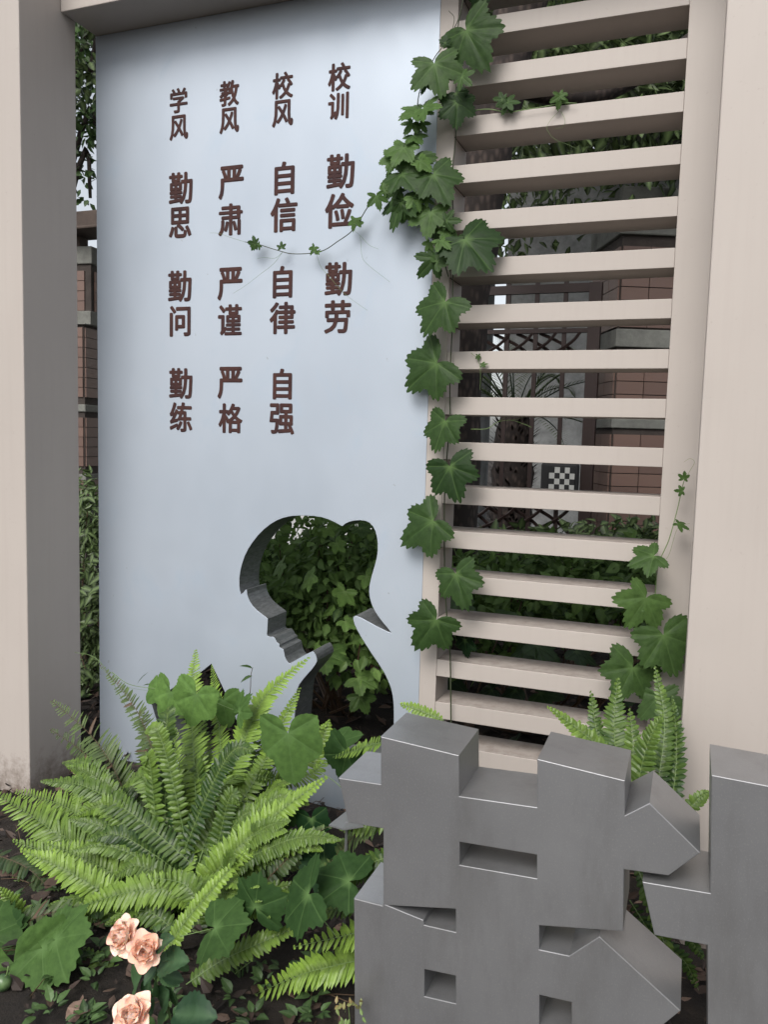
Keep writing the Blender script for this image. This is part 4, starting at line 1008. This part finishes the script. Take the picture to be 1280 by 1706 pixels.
for k in range(30):
    a = random.uniform(0, 6.28) if k > 6 else [-.2, .3, 2.8, 3.4, 2.2, .9, 1.57][k]
    el = random.uniform(.0, 1.25); L = random.uniform(.6, .95)
    d = Vector((math.cos(a)*math.cos(el), math.sin(a)*math.cos(el)*.7, math.sin(el)))
    p0 = Vector((pc.x, pc.y, zt2)); pts = [p0, p0+d*L*.5, p0+d*L*.9-Vector((0, 0, .12)), p0+d*L*1.1-Vector((0, 0, .3))]
    c = spline(pts, 30); mb = MB(); mb.tube(c[::3]+[c[-1]], [.008*(1-.08*i) for i in range(11)], 4)
    for i in range(3, 30):
        t = (c[min(29, i+1)]-c[i-1]).normalized(); sd_ = t.cross(Vector((0, 0, 1))).normalized()
        for s in (-1, 1):
            l = .17*math.sin(math.pi*min(1, .2+i/34))
            leaf_simple(mb, orient(c[i], sd_*s+t*.7+Vector((0, 0, .15)), (0, 0, 1)), l, .012, random.random()*.7, .1, .2, 2)
    link('frond', mb.mesh('frond', M_dark), pm)

# tree trunk behind the upper slats, crown above
tr_ = thing('tree', tuple(at(780, 560, 1.5).xy)+(0,), 'dark barked tree leaning right behind the upper slats', 'tree')
pts = [at(745, 1100, 1.5), at(752, 800, 1.5), at(765, 560, 1.5), at(790, 380, 1.5), at(815, 230, 1.5), at(850, 80, 1.5), at(900, -120, 1.5), at(960, -400, 1.5)]
pts[0].z = -.1
b = MB(); sp_ = spline(pts, 40); b.tube(sp_, [.16-.0012*i+.008*math.sin(i*1.3) for i in range(40)], 18); link('trunk', b.mesh('trunk', M_bark, True), tr_)
b = MB(); b.tube(spline([sp_[26], at(980, 160, 1.8), at(1120, 90, 2.0), at(1300, -50, 2.2)], 14), [.07-.003*i for i in range(14)], 8); link('limb', b.mesh('limb', M_bark, True), tr_)
b = MB(); b.tube(spline([sp_[30], at(760, -40, 1.7), at(600, -200, 2.0)], 10), [.06-.004*i for i in range(10)], 8); link('limb', b.mesh('limb', M_bark, True), tr_)
bl = []
for (bx, by, bY, r) in [(950,180,3.0,.7),(1080,120,2.8,.7),(1150,220,3.3,.6),(860,30,2.6,.7),(1000,-120,3.0,1.0),(1250,-60,3.0,1.0),(780,-250,3.0,1.1),(600,-350,3.0,1.0),(950,300,4.5,.45),(1080,290,4.6,.35),(870,350,4.2,.38),(800,300,2.4,.3),(900,250,2.4,.35),(1010,290,3.0,.35),(830,410,3.4,.22),(920,410,3.6,.2),(1120,180,3.0,.5),(880,160,2.4,.5),(820,200,4.6,.9),(960,80,4.6,1.0),(1130,60,4.8,1.0),(1150,-300,3.5,1.3),(850,-350,4.5,1.4)]:
    q = at(bx, by, bY); bl.append(((q.x, q.y, q.z), (r*1.1, r*.9, r*.75)))
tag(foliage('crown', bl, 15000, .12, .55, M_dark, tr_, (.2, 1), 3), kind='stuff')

# trees beyond the fence
def far_tree(px, Y, blobs, n, L, label, material=M_hedge, trk=.15):
    c = at(px, 700, Y); root = thing('tree', (c.x, c.y, 0), label, 'tree', 'trees beyond the fence')
    bl = []
    for (bx, by, bY, r) in blobs:
        q = at(bx, by, bY); bl.append(((q.x, q.y, q.z), (r, r*.9, r*.8)))
    b = MB(); top = Vector(bl[0][0]); b.tube(spline([(c.x, c.y, -.1), (c.x+.1, c.y, top.z*.5), top], 12), [trk*(1-.05*i) for i in range(12)], 10); link('trunk', b.mesh('trunk', M_bark, True), root)
    b = MB()
    for q, r in bl[1:]: b.tube(spline([(c.x+.05, c.y, Vector(q).z*.6), Vector(q).lerp(top, .4), q], 8), [.06-.005*i for i in range(8)], 6)
    if len(bl) > 1: link('limb', b.mesh('limb', M_bark, True), root)
    tag(foliage('crown', bl, n, L, .62, material, root, (0, .9), 3), kind='stuff')
far_tree(60, 7.5, [(120,140,7.5,.95),(150,40,7.2,.7),(160,225,7.8,.5),(90,280,7.6,.6),(60,0,7.4,1.2),(140,-180,7.5,1.4),(150,330,7.8,.22)], 5200, .15, 'leafy tree with white sky gaps above the left pillar gap')
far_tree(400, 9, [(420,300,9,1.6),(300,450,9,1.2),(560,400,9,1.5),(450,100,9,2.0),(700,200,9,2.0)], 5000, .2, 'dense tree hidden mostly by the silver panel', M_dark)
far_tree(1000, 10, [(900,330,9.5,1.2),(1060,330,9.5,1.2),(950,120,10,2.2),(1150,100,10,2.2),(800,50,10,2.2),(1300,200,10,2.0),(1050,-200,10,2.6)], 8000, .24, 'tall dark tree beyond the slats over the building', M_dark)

far_tree(330, 2.4, [(250,-40,2.4,.5),(150,-60,2.3,.5),(300,-200,2.4,.7),(150,120,2.6,.30)], 2200, .10, 'near leafy tree whose lower crown shows at the top of the left gap', M_dark, .08)
